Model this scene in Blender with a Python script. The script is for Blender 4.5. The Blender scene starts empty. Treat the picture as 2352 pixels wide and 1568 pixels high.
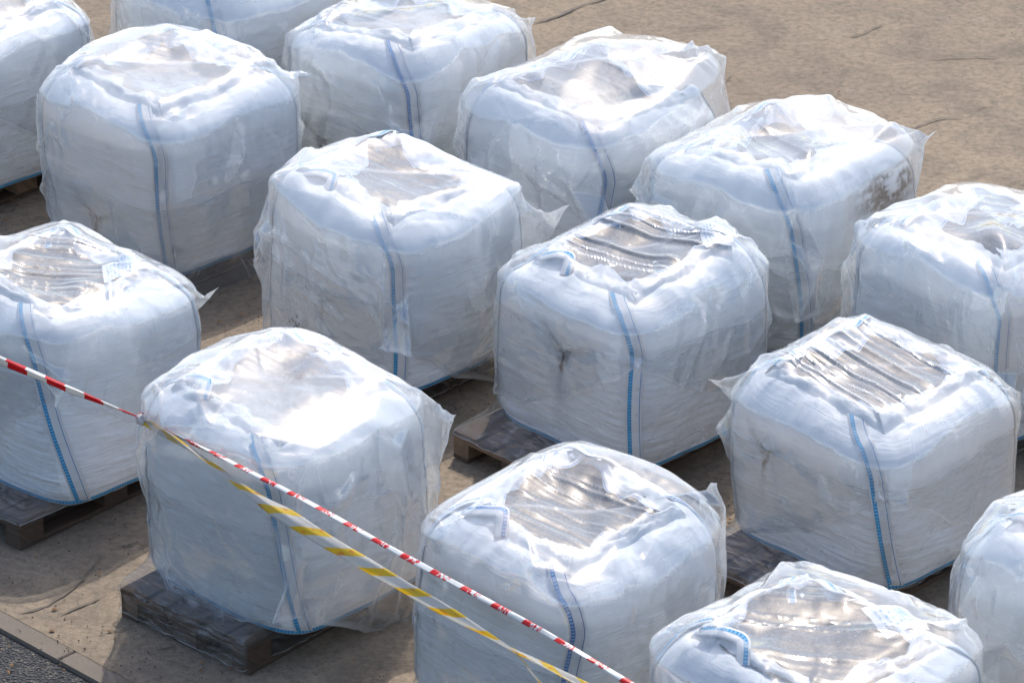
import bpy, math, random
import numpy as np
from mathutils import Vector

QUICK = False
R = math.radians
scene = bpy.context.scene
col = scene.collection

# ------------------------------------------------------------------ camera geometry
FPX = 10000.0                 # focal length in pixels of a 2352 px wide frame
PITCH = R(26.5)
CAMZ = 9.9
PAL = 0.144                   # pallet height

def ray(px, py):
    dx = (px - 1176) / FPX; dy = -(py - 784) / FPX
    return np.array([dx, math.cos(PITCH) + dy * math.sin(PITCH), -math.sin(PITCH) + dy * math.cos(PITCH)])
def at_z(px, py, z):
    d = ray(px, py); t = (z - CAMZ) / d[2]
    return np.array([0, 0, CAMZ]) + t * d
def at_y(px, py, y):
    d = ray(px, py); t = y / d[1]
    return np.array([0, 0, CAMZ]) + t * d

# ------------------------------------------------------------------ noise
_rng = np.random.RandomState(7)
_perm = _rng.rand(65536).astype(np.float32)
def vnoise(x, y, z=0.0, seed=0):
    x = np.asarray(x, np.float64); y = np.asarray(y, np.float64); z = np.asarray(z, np.float64) + 0 * x
    xi = np.floor(x).astype(np.int64); yi = np.floor(y).astype(np.int64); zi = np.floor(z).astype(np.int64)
    fx = x - xi; fy = y - yi; fz = z - zi
    fx = fx * fx * (3 - 2 * fx); fy = fy * fy * (3 - 2 * fy); fz = fz * fz * (3 - 2 * fz)
    def h(a, b, c):
        k = (a * 73856093) ^ (b * 19349663) ^ (c * 83492791) ^ (seed * 2654435)
        k = (k ^ (k >> 13)) * 1274126177
        return _perm[(k ^ (k >> 16)) & 65535]
    def L(a, b, t): return a + (b - a) * t
    v = L(L(L(h(xi, yi, zi), h(xi + 1, yi, zi), fx), L(h(xi, yi + 1, zi), h(xi + 1, yi + 1, zi), fx), fy),
          L(L(h(xi, yi, zi + 1), h(xi + 1, yi, zi + 1), fx), L(h(xi, yi + 1, zi + 1), h(xi + 1, yi + 1, zi + 1), fx), fy), fz)
    return v * 2 - 1
def fbm(x, y, z=0.0, seed=0, o=3):
    s = 0; a = 1; t = 0
    for i in range(o):
        s = s + a * vnoise(np.asarray(x) * 2 ** i, np.asarray(y) * 2 ** i, np.asarray(z) * 2 ** i, seed + i * 31); t += a; a *= .5
    return s / t
def ridge(x, y, z=0.0, seed=0, o=2):
    s = 0; a = 1; t = 0
    for i in range(o):
        s = s + a * (1 - np.abs(vnoise(np.asarray(x) * 2 ** i, np.asarray(y) * 2 ** i, np.asarray(z) * 2 ** i, seed + i * 17)) * 2.2); t += a; a *= .5
    return s / t
def sstep(a, b, x):
    t = np.clip((x - a) / (b - a), 0, 1); return t * t * (3 - 2 * t)

# ------------------------------------------------------------------ materials
def newmat(name):
    m = bpy.data.materials.new(name); m.use_nodes = True
    nt = m.node_tree; nt.nodes.clear()
    return m, nt
def N(nt, typ, **kw):
    n = nt.nodes.new(typ)
    for k, v in kw.items():
        if k in ('operation', 'blend_type', 'data_type', 'distribution', 'noise_dimensions', 'feature', 'attribute_name', 'wave_type', 'bands_direction', 'wave_profile', 'uv_map', 'clamp', 'distance', 'noise_type', 'invert', 'interpolation_type'):
            setattr(n, k, v)
        else:
            n.inputs[k.replace('_', ' ')].default_value = v
    return n
def lk(nt, a, b): nt.links.new(a, b)
def math_(nt, op, a, b=None, clamp=False):
    n = nt.nodes.new('ShaderNodeMath'); n.operation = op; n.use_clamp = clamp
    for i, v in enumerate((a, b)):
        if v is None: continue
        if hasattr(v, 'links') or hasattr(v, 'is_linked'): nt.links.new(v, n.inputs[i])
        else: n.inputs[i].default_value = v
    return n.outputs[0]
def ramp(nt, fac, stops):
    n = nt.nodes.new('ShaderNodeValToRGB'); nt.links.new(fac, n.inputs[0])
    e = n.color_ramp.elements
    while len(e) < len(stops): e.new(.5)
    for i, (p, c) in enumerate(stops):
        e[i].position = p; e[i].color = (*c, 1) if len(c) == 3 else c
    return n.outputs[0]
def mapr(nt, v, a, b, c=0., d=1.):
    n = nt.nodes.new('ShaderNodeMapRange'); nt.links.new(v, n.inputs[0])
    for i, q in enumerate((a, b, c, d)): n.inputs[i + 1].default_value = q
    return n.outputs[0]
def mixc(nt, f, a, b, blend='MIX'):
    n = nt.nodes.new('ShaderNodeMix'); n.data_type = 'RGBA'; n.blend_type = blend
    for s, v in ((n.inputs[0], f), (n.inputs[6], a), (n.inputs[7], b)):
        if hasattr(v, 'is_linked'): nt.links.new(v, s)
        elif isinstance(v, (int, float)): s.default_value = v
        else: s.default_value = (*v, 1)
    return n.outputs[2]
def coords(nt, kind='Object', scale=(1, 1, 1), rot=(0, 0, 0), loc=(0, 0, 0)):
    tc = nt.nodes.new('ShaderNodeTexCoord'); mp = nt.nodes.new('ShaderNodeMapping')
    nt.links.new(tc.outputs[kind], mp.inputs[0])
    mp.inputs['Scale'].default_value = scale; mp.inputs['Rotation'].default_value = rot; mp.inputs['Location'].default_value = loc
    return mp.outputs[0]
def noise(nt, vec, scale, detail=3, rough=.5, dist=0.):
    n = nt.nodes.new('ShaderNodeTexNoise'); nt.links.new(vec, n.inputs['Vector'])
    n.inputs['Scale'].default_value = scale; n.inputs['Detail'].default_value = detail
    n.inputs['Roughness'].default_value = rough; n.inputs['Distortion'].default_value = dist
    return n.outputs['Fac']
def bump(nt, h, strength, dist, prev=None):
    n = nt.nodes.new('ShaderNodeBump'); nt.links.new(h, n.inputs['Height'])
    n.inputs['Strength'].default_value = strength; n.inputs['Distance'].default_value = dist
    if prev is not None: nt.links.new(prev, n.inputs['Normal'])
    return n.outputs[0]
def finish(nt, sh):
    o = nt.nodes.new('ShaderNodeOutputMaterial'); nt.links.new(sh, o.inputs[0])
def attr(nt, name):
    n = nt.nodes.new('ShaderNodeAttribute'); n.attribute_name = name; return n.outputs['Fac']

def mat_fabric():
    m, nt = newmat('woven_polypropylene')
    uv = coords(nt, 'UV')
    ob = coords(nt, 'Object')
    p = N(nt, 'ShaderNodeBsdfPrincipled')
    # long horizontal creases pressed in by the tight wrap
    c1 = noise(nt, coords(nt, 'UV', (3, 50, 1)), 1.0, 4, .6, 1.0)
    c2 = noise(nt, coords(nt, 'UV', (5, 9, 1)), 1.0, 3, .5, .6)
    wv = noise(nt, coords(nt, 'UV', (700, 60, 1)), 1.0, 1)
    wv2 = noise(nt, coords(nt, 'UV', (60, 700, 1)), 1.0, 1)
    sx_ = nt.nodes.new('ShaderNodeSeparateXYZ'); lk(nt, uv, sx_.inputs[0])
    fd = mapr(nt, sx_.outputs[1], .55, .78, 1., .25)
    b = bump(nt, math_(nt, 'MULTIPLY', c1, fd), 1.0, .008)
    b = bump(nt, c2, .35, .012, b)
    b = bump(nt, math_(nt, 'ADD', wv, wv2), .25, .001, b)
    lk(nt, b, p.inputs['Normal'])
    dirt = attr(nt, 'dirt')
    n1 = noise(nt, ob, 2.2, 5, .65)
    n2 = noise(nt, ob, 34, 4, .7)
    base = mixc(nt, mapr(nt, n1, .42, .75), (.83, .84, .85), (.74, .74, .735))
    dn = math_(nt, 'MULTIPLY', math_(nt, 'MULTIPLY', dirt, 1.7), mapr(nt, n2, .3, .55), True)
    base = mixc(nt, dn, base, (.075, .05, .03))
    spk = math_(nt, 'GREATER_THAN', noise(nt, ob, 60, 2, .5), .77)
    base = mixc(nt, math_(nt, 'MULTIPLY', spk, .45), base, (.25, .22, .19))
    lk(nt, base, p.inputs['Base Color'])
    p.inputs['Roughness'].default_value = .5
    p.inputs['Specular IOR Level'].default_value = .35
    tr = N(nt, 'ShaderNodeBsdfTranslucent'); tr.inputs[0].default_value = (.75, .78, .8, 1)
    mx = N(nt, 'ShaderNodeMixShader'); mx.inputs[0].default_value = .06
    lk(nt, p.outputs[0], mx.inputs[1]); lk(nt, tr.outputs[0], mx.inputs[2])
    finish(nt, mx.outputs[0]); return m

def mat_film(name, haze, tint, gl_rough, micro, streak=None, dust=0., edge=.5, gloss=1.):
    """thin polyethylene film: clear, milky where it is seen at a slant, glossy, full of small creases"""
    m, nt = newmat(name)
    ob = coords(nt, 'Object')
    ns = noise(nt, coords(nt, 'Object', (1, 1, 1), (.3, .5, .2)), 11, 2, .55, 1.0)
    b = bump(nt, ns, micro, .02)
    if dust:
        rg = nt.nodes.new('ShaderNodeTexNoise'); rg.noise_type = 'RIDGED_MULTIFRACTAL'; lk(nt, coords(nt, 'Object', (1, 1, 1), (.5, .2, .9)), rg.inputs['Vector'])
        rg.inputs['Scale'].default_value = 7.5; rg.inputs['Detail'].default_value = 2.5; rg.inputs['Roughness'].default_value = .55; rg.inputs['Distortion'].default_value = .5
        b = bump(nt, rg.outputs['Fac'], .4, .012, b)
    if streak:
        st = noise(nt, coords(nt, 'UV', streak), 1.0, 2, .62, .9)
        b = bump(nt, st, 1.0, .014, b)
    lf = nt.nodes.new('ShaderNodeLayerWeight'); lf.inputs[0].default_value = .5; lk(nt, b, lf.inputs['Normal'])
    frv = math_(nt, 'ADD', math_(nt, 'MULTIPLY', math_(nt, 'POWER', lf.outputs['Facing'], 4.5), .8 * gloss), .13 * gloss, True)
    lw = nt.nodes.new('ShaderNodeLayerWeight'); lw.inputs[0].default_value = .5
    fac = math_(nt, 'POWER', lw.outputs['Facing'], 2.6)
    patch = mapr(nt, noise(nt, ob, 3.0, 2, .6), .3, .7, .85, 1.15)
    hz = math_(nt, 'MULTIPLY', patch, haze)
    hz = math_(nt, 'ADD', hz, math_(nt, 'MULTIPLY', fac, edge), True)
    hz = math_(nt, 'ADD', hz, math_(nt, 'MULTIPLY', attr(nt, 'crease'), .38), True)
    white = mixc(nt, 0.0, (.87, .885, .90), (.87, .885, .90))
    if dust:
        dm = attr(nt, 'dirt')
        dn = math_(nt, 'MULTIPLY', dm, mapr(nt, noise(nt, coords(nt, 'Object', (1, 1, 1)), 22, 5, .75), .38, .62), True)
        hz = math_(nt, 'MAXIMUM', hz, math_(nt, 'MULTIPLY', dn, .75))
        white = mixc(nt, dn, white, (.22, .17, .12))
    df = N(nt, 'ShaderNodeBsdfDiffuse'); lk(nt, white, df.inputs[0]); lk(nt, b, df.inputs['Normal'])
    tl = N(nt, 'ShaderNodeBsdfTranslucent'); lk(nt, white, tl.inputs[0]); lk(nt, b, tl.inputs['Normal'])
    milk = N(nt, 'ShaderNodeMixShader'); milk.inputs[0].default_value = .5
    lk(nt, df.outputs[0], milk.inputs[1]); lk(nt, tl.outputs[0], milk.inputs[2])
    tp = N(nt, 'ShaderNodeBsdfTransparent'); tp.inputs[0].default_value = (*tint, 1)
    m1 = N(nt, 'ShaderNodeMixShader'); lk(nt, hz, m1.inputs[0]); lk(nt, tp.outputs[0], m1.inputs[1]); lk(nt, milk.outputs[0], m1.inputs[2])
    g = N(nt, 'ShaderNodeBsdfGlossy'); g.inputs[0].default_value = (1, 1, 1, 1); g.inputs['Roughness'].default_value = gl_rough
    lk(nt, b, g.inputs['Normal'])
    m2 = N(nt, 'ShaderNodeMixShader'); lk(nt, frv, m2.inputs[0]); lk(nt, m1.outputs[0], m2.inputs[1]); lk(nt, g.outputs[0], m2.inputs[2])
    finish(nt, m2.outputs[0]); return m

def mat_webbing(name, blue, dark):
    """UV.x metres across the band (0..0.075), UV.y metres along it"""
    m, nt = newmat(name)
    uv = nt.nodes.new('ShaderNodeTexCoord').outputs['UV']
    sp = nt.nodes.new('ShaderNodeSeparateXYZ'); lk(nt, uv, sp.inputs[0])
    x, y = sp.outputs[0], sp.outputs[1]
    inlad = math_(nt, 'MULTIPLY', math_(nt, 'GREATER_THAN', x, .008), math_(nt, 'LESS_THAN', x, .027))
    rung = math_(nt, 'GREATER_THAN', math_(nt, 'FRACT', math_(nt, 'MULTIPLY', y, 62)), .45)
    rail = math_(nt, 'ADD', math_(nt, 'LESS_THAN', x, .0105), math_(nt, 'GREATER_THAN', x, .0245), True)
    lad = math_(nt, 'MULTIPLY', inlad, math_(nt, 'MAXIMUM', rung, rail), True)
    line = math_(nt, 'MULTIPLY', math_(nt, 'GREATER_THAN', x, .063), math_(nt, 'LESS_THAN', x, .0668))
    c = mixc(nt, inlad, (.62, .63, .64), (.17, .42, .60))
    c = mixc(nt, lad, c, blue)
    c = mixc(nt, line, c, dark)
    p = N(nt, 'ShaderNodeBsdfPrincipled', Roughness=.6); lk(nt, c, p.inputs['Base Color'])
    rib = math_(nt, 'SINE', math_(nt, 'MULTIPLY', x, 2200))
    hh = math_(nt, 'ADD', math_(nt, 'MULTIPLY', rib, .15), lad)
    lk(nt, bump(nt, hh, .6, .003), p.inputs['Normal'])
    finish(nt, p.outputs[0]); return m

def mat_flap():
    m, nt = newmat('folded_top_fabric')
    uv = nt.nodes.new('ShaderNodeTexCoord').outputs['UV']
    sp = nt.nodes.new('ShaderNodeSeparateXYZ'); lk(nt, uv, sp.inputs[0])
    y = sp.outputs[1]
    ln = math_(nt, 'MULTIPLY', math_(nt, 'GREATER_THAN', y, .93), math_(nt, 'LESS_THAN', y, .97))
    dash = math_(nt, 'GREATER_THAN', math_(nt, 'FRACT', math_(nt, 'MULTIPLY', sp.outputs[0], 70)), .3)
    c = mixc(nt, math_(nt, 'MULTIPLY', ln, dash), (.70, .72, .74), (.03, .25, .62))
    p = N(nt, 'ShaderNodeBsdfPrincipled', Roughness=.5); lk(nt, c, p.inputs['Base Color'])
    n = noise(nt, coords(nt, 'Object'), 14, 3, .5, .5)
    lk(nt, bump(nt, n, .35, .006), p.inputs['Normal'])
    tr = N(nt, 'ShaderNodeBsdfTranslucent'); tr.inputs[0].default_value = (.75, .78, .8, 1)
    mx = N(nt, 'ShaderNodeMixShader'); mx.inputs[0].default_value = .2
    lk(nt, p.outputs[0], mx.inputs[1]); lk(nt, tr.outputs[0], mx.inputs[2])
    finish(nt, mx.outputs[0]); return m

def mat_sand():
    m, nt = newmat('grey_granular_filling')
    ob = coords(nt, 'Object')
    n1 = noise(nt, ob, 5, 4, .6); n2 = noise(nt, ob, 60, 4, .8); n3 = noise(nt, ob, 130, 2, .6)
    c = mixc(nt, mapr(nt, n1, .35, .65), (.072, .075, .078), (.175, .175, .172))
    c = mixc(nt, mapr(nt, n2, .42, .60), (.045, .044, .042), c)
    c = mixc(nt, math_(nt, 'GREATER_THAN', n3, .66), c, (.42, .40, .37))
    p = N(nt, 'ShaderNodeBsdfPrincipled', Roughness=.95); lk(nt, c, p.inputs['Base Color'])
    lk(nt, bump(nt, n2, .8, .01), p.inputs['Normal'])
    finish(nt, p.outputs[0]); return m

def mat_dusty():
    m, nt = newmat('dusty_closing_fabric')
    ob = coords(nt, 'Object')
    n1 = noise(nt, ob, 4, 5, .7, .6); n2 = noise(nt, ob, 60, 3, .7)
    c = mixc(nt, mapr(nt, n1, .38, .66), (.44, .44, .44), (.235, .232, .225))
    c = mixc(nt, mapr(nt, n2, .5, .7, 0, .5), c, (.20, .18, .15))
    p = N(nt, 'ShaderNodeBsdfPrincipled', Roughness=.8); lk(nt, c, p.inputs['Base Color'])
    lk(nt, bump(nt, n1, .5, .02), p.inputs['Normal'])
    finish(nt, p.outputs[0]); return m

def mat_print():
    m, nt = newmat('printed_document_pouch')
    uv = coords(nt, 'UV')
    sp = nt.nodes.new('ShaderNodeSeparateXYZ'); lk(nt, uv, sp.inputs[0])
    x, y = sp.outputs[0], sp.outputs[1]
    rows = math_(nt, 'GREATER_THAN', math_(nt, 'FRACT', math_(nt, 'MULTIPLY', y, 9)), .5)
    n = noise(nt, coords(nt, 'UV', (26, 9, 1)), 1, 2, .7)
    words = math_(nt, 'GREATER_THAN', n, .5)
    ins = math_(nt, 'MULTIPLY', math_(nt, 'MULTIPLY', math_(nt, 'GREATER_THAN', x, .12), math_(nt, 'LESS_THAN', x, .9)),
                math_(nt, 'MULTIPLY', math_(nt, 'GREATER_THAN', y, .1), math_(nt, 'LESS_THAN', y, .88)))
    blk = math_(nt, 'MULTIPLY', math_(nt, 'GREATER_THAN', x, .55), math_(nt, 'LESS_THAN', y, .4))
    k = math_(nt, 'MULTIPLY', math_(nt, 'MULTIPLY', rows, words), ins)
    k = math_(nt, 'MAXIMUM', k, math_(nt, 'MULTIPLY', math_(nt, 'MULTIPLY', blk, ins), .45))
    c = mixc(nt, k, (.66, .68, .70), (.10, .30, .50))
    p = N(nt, 'ShaderNodeBsdfPrincipled', Roughness=.5); lk(nt, c, p.inputs['Base Color'])
    finish(nt, p.outputs[0]); return m

def mat_wood(name, a, b_):
    m, nt = newmat(name)
    g = noise(nt, coords(nt, 'UV', (1.5, 42, 1)), 1, 5, .65, 1.4)
    k = noise(nt, coords(nt, 'Object'), 3.5, 4, .7)
    c = mixc(nt, mapr(nt, g, .3, .7), a, b_)
    c = mixc(nt, mapr(nt, k, .45, .7, 0, .75), c, (.07, .055, .045))
    p = N(nt, 'ShaderNodeBsdfPrincipled', Roughness=.85); lk(nt, c, p.inputs['Base Color'])
    lk(nt, bump(nt, g, .6, .004), p.inputs['Normal'])
    finish(nt, p.outputs[0]); return m

def mat_concrete():
    m, nt = newmat('weathered_concrete')
    ob = coords(nt, 'Object')
    n0 = noise(nt, ob, .35, 5, .6, .4)
    n1 = noise(nt, coords(nt, 'Object', (1, 1.2, 1), (0, 0, 1.1)), 2.2, 6, .68, .6)
    n2 = noise(nt, ob, 26, 5, .72)
    n3 = noise(nt, ob, 150, 2, .6)
    c = mixc(nt, mapr(nt, n0, .35, .68), (.315, .25, .18), (.25, .198, .146))
    c = mixc(nt, mapr(nt, n1, .45, .66, 0, .8), c, (.18, .148, .115))
    c = mixc(nt, mapr(nt, n1, .40, .30, 0, .5), c, (.30, .245, .185))
    c = mixc(nt, mapr(nt, n2, .44, .66, 0, .55), c, (.105, .085, .066))
    n4 = noise(nt, ob, 9, 5, .75, .4)
    c = mixc(nt, mapr(nt, n4, .5, .68, 0, .18), c, (.13, .105, .082))
    c = mixc(nt, mapr(nt, n2, .40, .27, 0, .5), c, (.33, .275, .215))
    c = mixc(nt, math_(nt, 'GREATER_THAN', n3, .70), c, (.36, .31, .25))
    # dark blotches
    bl = noise(nt, coords(nt, 'Object', (1, 2.4, 1), (0, 0, .35)), 4.5, 5, .75, .8)
    c = mixc(nt, mapr(nt, bl, .60, .74, 0, .35), c, (.10, .085, .072))
    pale = noise(nt, coords(nt, 'Object', (1, 2.0, 1), (0, 0, .2), (5, 3, 0)), 2.6, 6, .75, .5)
    c = mixc(nt, mapr(nt, pale, .63, .70, 0, .4), c, (.30, .28, .26))
    p = N(nt, 'ShaderNodeBsdfPrincipled', Roughness=.92); lk(nt, c, p.inputs['Base Color'])
    p.inputs['Specular IOR Level'].default_value = .2
    b = bump(nt, n1, .6, .03); b = bump(nt, n2, 1.0, .012, b); b = bump(nt, n3, .4, .002, b)
    lk(nt, b, p.inputs['Normal'])
    finish(nt, p.outputs[0]); return m

def mat_asphalt():
    m, nt = newmat('dark_asphalt')
    ob = coords(nt, 'Object')
    v = nt.nodes.new('ShaderNodeTexVoronoi'); lk(nt, ob, v.inputs['Vector']); v.inputs['Scale'].default_value = 75
    n = noise(nt, ob, 3, 4, .6)
    c = ramp(nt, math_(nt, 'MULTIPLY', v.outputs['Color'], 1.0), [(0.0, (.02, .021, .024)), (.62, (.05, .05, .054)), (.86, (.11, .10, .085)), (1.0, (.3, .26, .19))])
    c = mixc(nt, mapr(nt, n, .4, .7, 0, .3), c, (.03, .03, .034))
    p = N(nt, 'ShaderNodeBsdfPrincipled', Roughness=.75); lk(nt, c, p.inputs['Base Color'])
    lk(nt, bump(nt, v.outputs['Distance'], 1, .02), p.inputs['Normal'])
    finish(nt, p.outputs[0]); return m

def mat_kerb():
    m, nt = newmat('kerb_concrete')
    ob = coords(nt, 'Object')
    n = noise(nt, ob, 3, 5, .6); n2 = noise(nt, ob, 80, 3, .7)
    c = mixc(nt, mapr(nt, n, .35, .7), (.19, .155, .12), (.14, .118, .095))
    c = mixc(nt, mapr(nt, n2, .45, .65, 0, .4), c, (.09, .08, .07))
    p = N(nt, 'ShaderNodeBsdfPrincipled', Roughness=.9); lk(nt, c, p.inputs['Base Color'])
    lk(nt, bump(nt, n2, .5, .004), p.inputs['Normal'])
    finish(nt, p.outputs[0]); return m

def mat_tape(name, colr, period, duty, letters, second=None, slope=.5, tw=.25):
    m, nt = newmat(name)
    uv = nt.nodes.new('ShaderNodeTexCoord').outputs['UV']
    sp = nt.nodes.new('ShaderNodeSeparateXYZ'); lk(nt, uv, sp.inputs[0])
    x, y = sp.outputs[0], sp.outputs[1]          # x across 0..1, y along in metres
    ph = math_(nt, 'FRACT', math_(nt, 'MULTIPLY', math_(nt, 'ADD', y, math_(nt, 'MULTIPLY', x, slope * period)), 1 / period))
    red = math_(nt, 'LESS_THAN', ph, duty)
    if letters:
        lt = math_(nt, 'MULTIPLY', math_(nt, 'GREATER_THAN', ph, duty * .55), math_(nt, 'LESS_THAN', ph, duty + .16))
        bars = noise(nt, coords(nt, 'UV', (2.5, 95, 1)), 1, 1, .5, .8)
        bars = math_(nt, 'GREATER_THAN', bars, .5)
        red = mixc(nt, lt, red, bars)
    c = mixc(nt, red, (.74, .74, .72), colr)
    if second:
        bl_ = math_(nt, 'GREATER_THAN', noise(nt, coords(nt, 'UV', (3, 14, 1)), 1, 2, .6), .6)
        c = mixc(nt, math_(nt, 'MULTIPLY', math_(nt, 'MULTIPLY', bl_, red), .75), c, second)
    p = N(nt, 'ShaderNodeBsdfPrincipled', Roughness=.32); lk(nt, c, p.inputs['Base Color'])
    w = noise(nt, coords(nt, 'UV', (4, 9, 1)), 1, 3, .6, .5); lk(nt, bump(nt, w, .5, .006), p.inputs['Normal'])
    tr = N(nt, 'ShaderNodeBsdfTranslucent'); lk(nt, c, tr.inputs[0])
    mx = N(nt, 'ShaderNodeMixShader'); mx.inputs[0].default_value = tw
    lk(nt, p.outputs[0], mx.inputs[1]); lk(nt, tr.outputs[0], mx.inputs[2])
    finish(nt, mx.outputs[0]); return m

def mat_plain(name, c, rough=.8):
    m, nt = newmat(name)
    n = noise(nt, coords(nt, 'Object'), 30, 3, .6)
    p = N(nt, 'ShaderNodeBsdfPrincipled', Roughness=rough)
    lk(nt, mixc(nt, mapr(nt, n, .3, .7), tuple(v * .7 for v in c), c), p.inputs['Base Color'])
    finish(nt, p.outputs[0]); return m

M = {
    'fabric': mat_fabric(), 'flap': mat_flap(), 'sand': mat_sand(), 'print': mat_print(),
    'cover': mat_film('milky_cover_film', .165, (.93, .95, .96), .075, .06, None, 1., .5),
    'clearcover': mat_film('clear_cover_film', .075, (.94, .955, .96), .07, .06, None, 1., .4),
    'wrap': mat_film('stretch_wrap_film', .02, (.92, .93, .935), .2, .06, (3, 45, 1), 0., .05, .5),
    'web_cyan': mat_webbing('webbing_cyan_stitch', (.012, .23, .48), (.08, .22, .44)),
    'web_navy': mat_webbing('webbing_navy_stitch', (.035, .10, .38), (.03, .08, .3)),
    'wood': mat_wood('pallet_wood', (.27, .175, .105), (.15, .095, .06)),
    'wooddark': mat_wood('pallet_wood_weathered', (.10, .060, .036), (.04, .027, .019)),
    'concrete': mat_concrete(), 'asphalt': mat_asphalt(), 'kerb': mat_kerb(),
    'dusty': mat_dusty(),
    'crack': mat_plain('crack_dirt', (.125, .10, .078)),
    'leaf': mat_plain('dry_leaf', (.30, .16, .07)), 'debris': mat_plain('dark_debris', (.05, .04, .03)),
}

# ------------------------------------------------------------------ mesh helpers
def link_mesh(name, verts, faces, mat, parent=None, uvs=None, attrs=None, smooth=True):
    me = bpy.data.meshes.new(name)
    verts = np.asarray(verts, np.float32); faces = np.asarray(faces, np.int32)
    nv, nf = len(verts), len(faces); k = faces.shape[1]
    me.vertices.add(nv); me.vertices.foreach_set('co', verts.ravel())
    me.loops.add(nf * k); me.loops.foreach_set('vertex_index', faces.ravel())
    me.polygons.add(nf)
    me.polygons.foreach_set('loop_start', np.arange(0, nf * k, k, dtype=np.int32))
    me.polygons.foreach_set('use_smooth', np.full(nf, smooth, bool))
    if uvs is not None:
        ul = me.uv_layers.new(name='UVMap')
        uvs = np.asarray(uvs, np.float32)
        if uvs.shape[0] == nv: uvs = uvs[faces.ravel()]
        ul.data.foreach_set('uv', uvs.ravel())
    me.update(calc_edges=True)
    for an, av in (attrs or {}).items():
        a = me.attributes.new(an, 'FLOAT', 'POINT'); a.data.foreach_set('value', np.asarray(av, np.float32).ravel())
    me.materials.append(mat)
    o = bpy.data.objects.new(name, me); col.objects.link(o)
    if parent: o.parent = parent
    return o
def grid_faces(nr, nc, wrap=False):
    """vertices laid out row-major [nr][nc]"""
    r = np.arange(nr - 1)[:, None]; c = np.arange(nc if wrap else nc - 1)[None, :]
    c2 = (c + 1) % nc
    return np.stack([r * nc + c, r * nc + c2, (r + 1) * nc + c2, (r + 1) * nc + c], -1).reshape(-1, 4)
def tag(o, label=None, cat=None, group=None, kind=None):
    if label: o['label'] = label
    if cat: o['category'] = cat
    if group: o['group'] = group
    if kind: o['kind'] = kind
    return o
def empty(name, loc, rz=0):
    o = bpy.data.objects.new(name, None); col.objects.link(o)
    o.location = loc; o.rotation_euler = (0, 0, rz); o.empty_display_size = .2
    return o

# ------------------------------------------------------------------ bag shape
NEXP = 4.9
class Shape:
    def __init__(s, H=.86, a=.53, b=None, dip=.10, seed=0, bumps=(), lean=(0, 0), shoulder=.21, lump=1., bulge=.015):
        s.tab = None; rs = np.random.RandomState(seed + 900); s.tx, s.ty = rs.uniform(-.10, .10, 2)
        s.H = H; s.a = a; s.b = b or a; s.dip = dip; s.seed = seed; s.bumps = bumps; s.lean = lean
        s.drop = shoulder; s.k = .41; s.lump = lump; s.bulge = bulge
        s.Hs = H - s.drop
    def rho(s, x, y):
        return (np.abs(x / s.a) ** NEXP + np.abs(y / s.b) ** NEXP) ** (1 / NEXP)
    def Rz(s, z):
        t = np.clip(z / s.Hs, 0, 1.0)
        return .985 + s.bulge * np.sin(t * math.pi * .8 + .2) - .005 * t - .05 * np.exp(-np.clip(z, 0, 9) / .03)
    def side_noise(s, phi, z):
        cx, cy = np.cos(phi), np.sin(phi)
        n = fbm(cx * 1.3, cy * 1.3, z * 1.6, s.seed + 5, 3) * .036
        # diagonal tension folds running from the corner seams
        q = np.abs(np.sin(2 * phi))
        n = n + ridge(cx * 5 + z * 2.0, cy * 5 - z * 1.0, z * 9, s.seed + 9, 2) * .0055 * s.lump
        n = n + ridge(cx * 3.4, cy * 3.4 + 5, z * 24 + cx * 2, s.seed + 19, 2) * .0032
        return n
    def Rf(s, x, y, z):
        """outline of the side, lumps included, as a rho value (table lookup)"""
        if s.tab is None:
            ph, zz = np.meshgrid(np.linspace(0, 2 * np.pi, 241), np.linspace(0, s.Hs, 41))
            sf = (np.abs(np.cos(ph)) ** NEXP + np.abs(np.sin(ph)) ** NEXP) ** (-1 / NEXP)
            s.tab = s.Rz(zz) + s.side_noise(ph, zz) * sstep(0, .1, zz) / (sf * s.a)
        f = (np.arctan2(y, x) % (2 * np.pi)) / (2 * np.pi) * 239.999; g = np.clip(z / s.Hs, 0, .9999) * 40
        i = f.astype(int); j = g.astype(int); a = f - i; b = g - j; T = s.tab
        return (T[j, i] * (1 - a) + T[j, i + 1] * a) * (1 - b) + (T[j + 1, i] * (1 - a) + T[j + 1, i + 1] * a) * b
    def Z(s, x, y, rough=True, dip=True):
        r = np.minimum(s.rho(x, y), 1)
        t = np.clip((r - (1 - s.k)) / s.k, 0, 1)
        z = s.H - s.drop * (1 - np.sqrt(np.maximum(1 - t ** 2.1, 0)))
        z = z + (s.tx * x + s.ty * y) * sstep(1.0, .8, r)
        if dip: z = z - s.dip * (1 - sstep(.30, .68, r))
        if rough:
            w = sstep(1.0, .86, r)
            z = z + w * s.lump * (fbm(x * 3.2, y * 3.2, 0, s.seed + 1, 3) * .034 + ridge(x * 4.2, y * 4.2, 0, s.seed + 3, 3) * .022)
            an = np.arctan2(y, x); band = sstep(.45, .75, r) * sstep(1.0, .9, r)
            z = z + band * s.lump * ridge(np.cos(an) * 4, np.sin(an) * 4, r * 1.6, s.seed + 13, 2) * .012
        for bx, by, bh, br in s.bumps:
            z = z + bh * np.exp(-((x - bx) ** 2 + (y - by) ** 2) / (2 * br * br))
        return z

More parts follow.
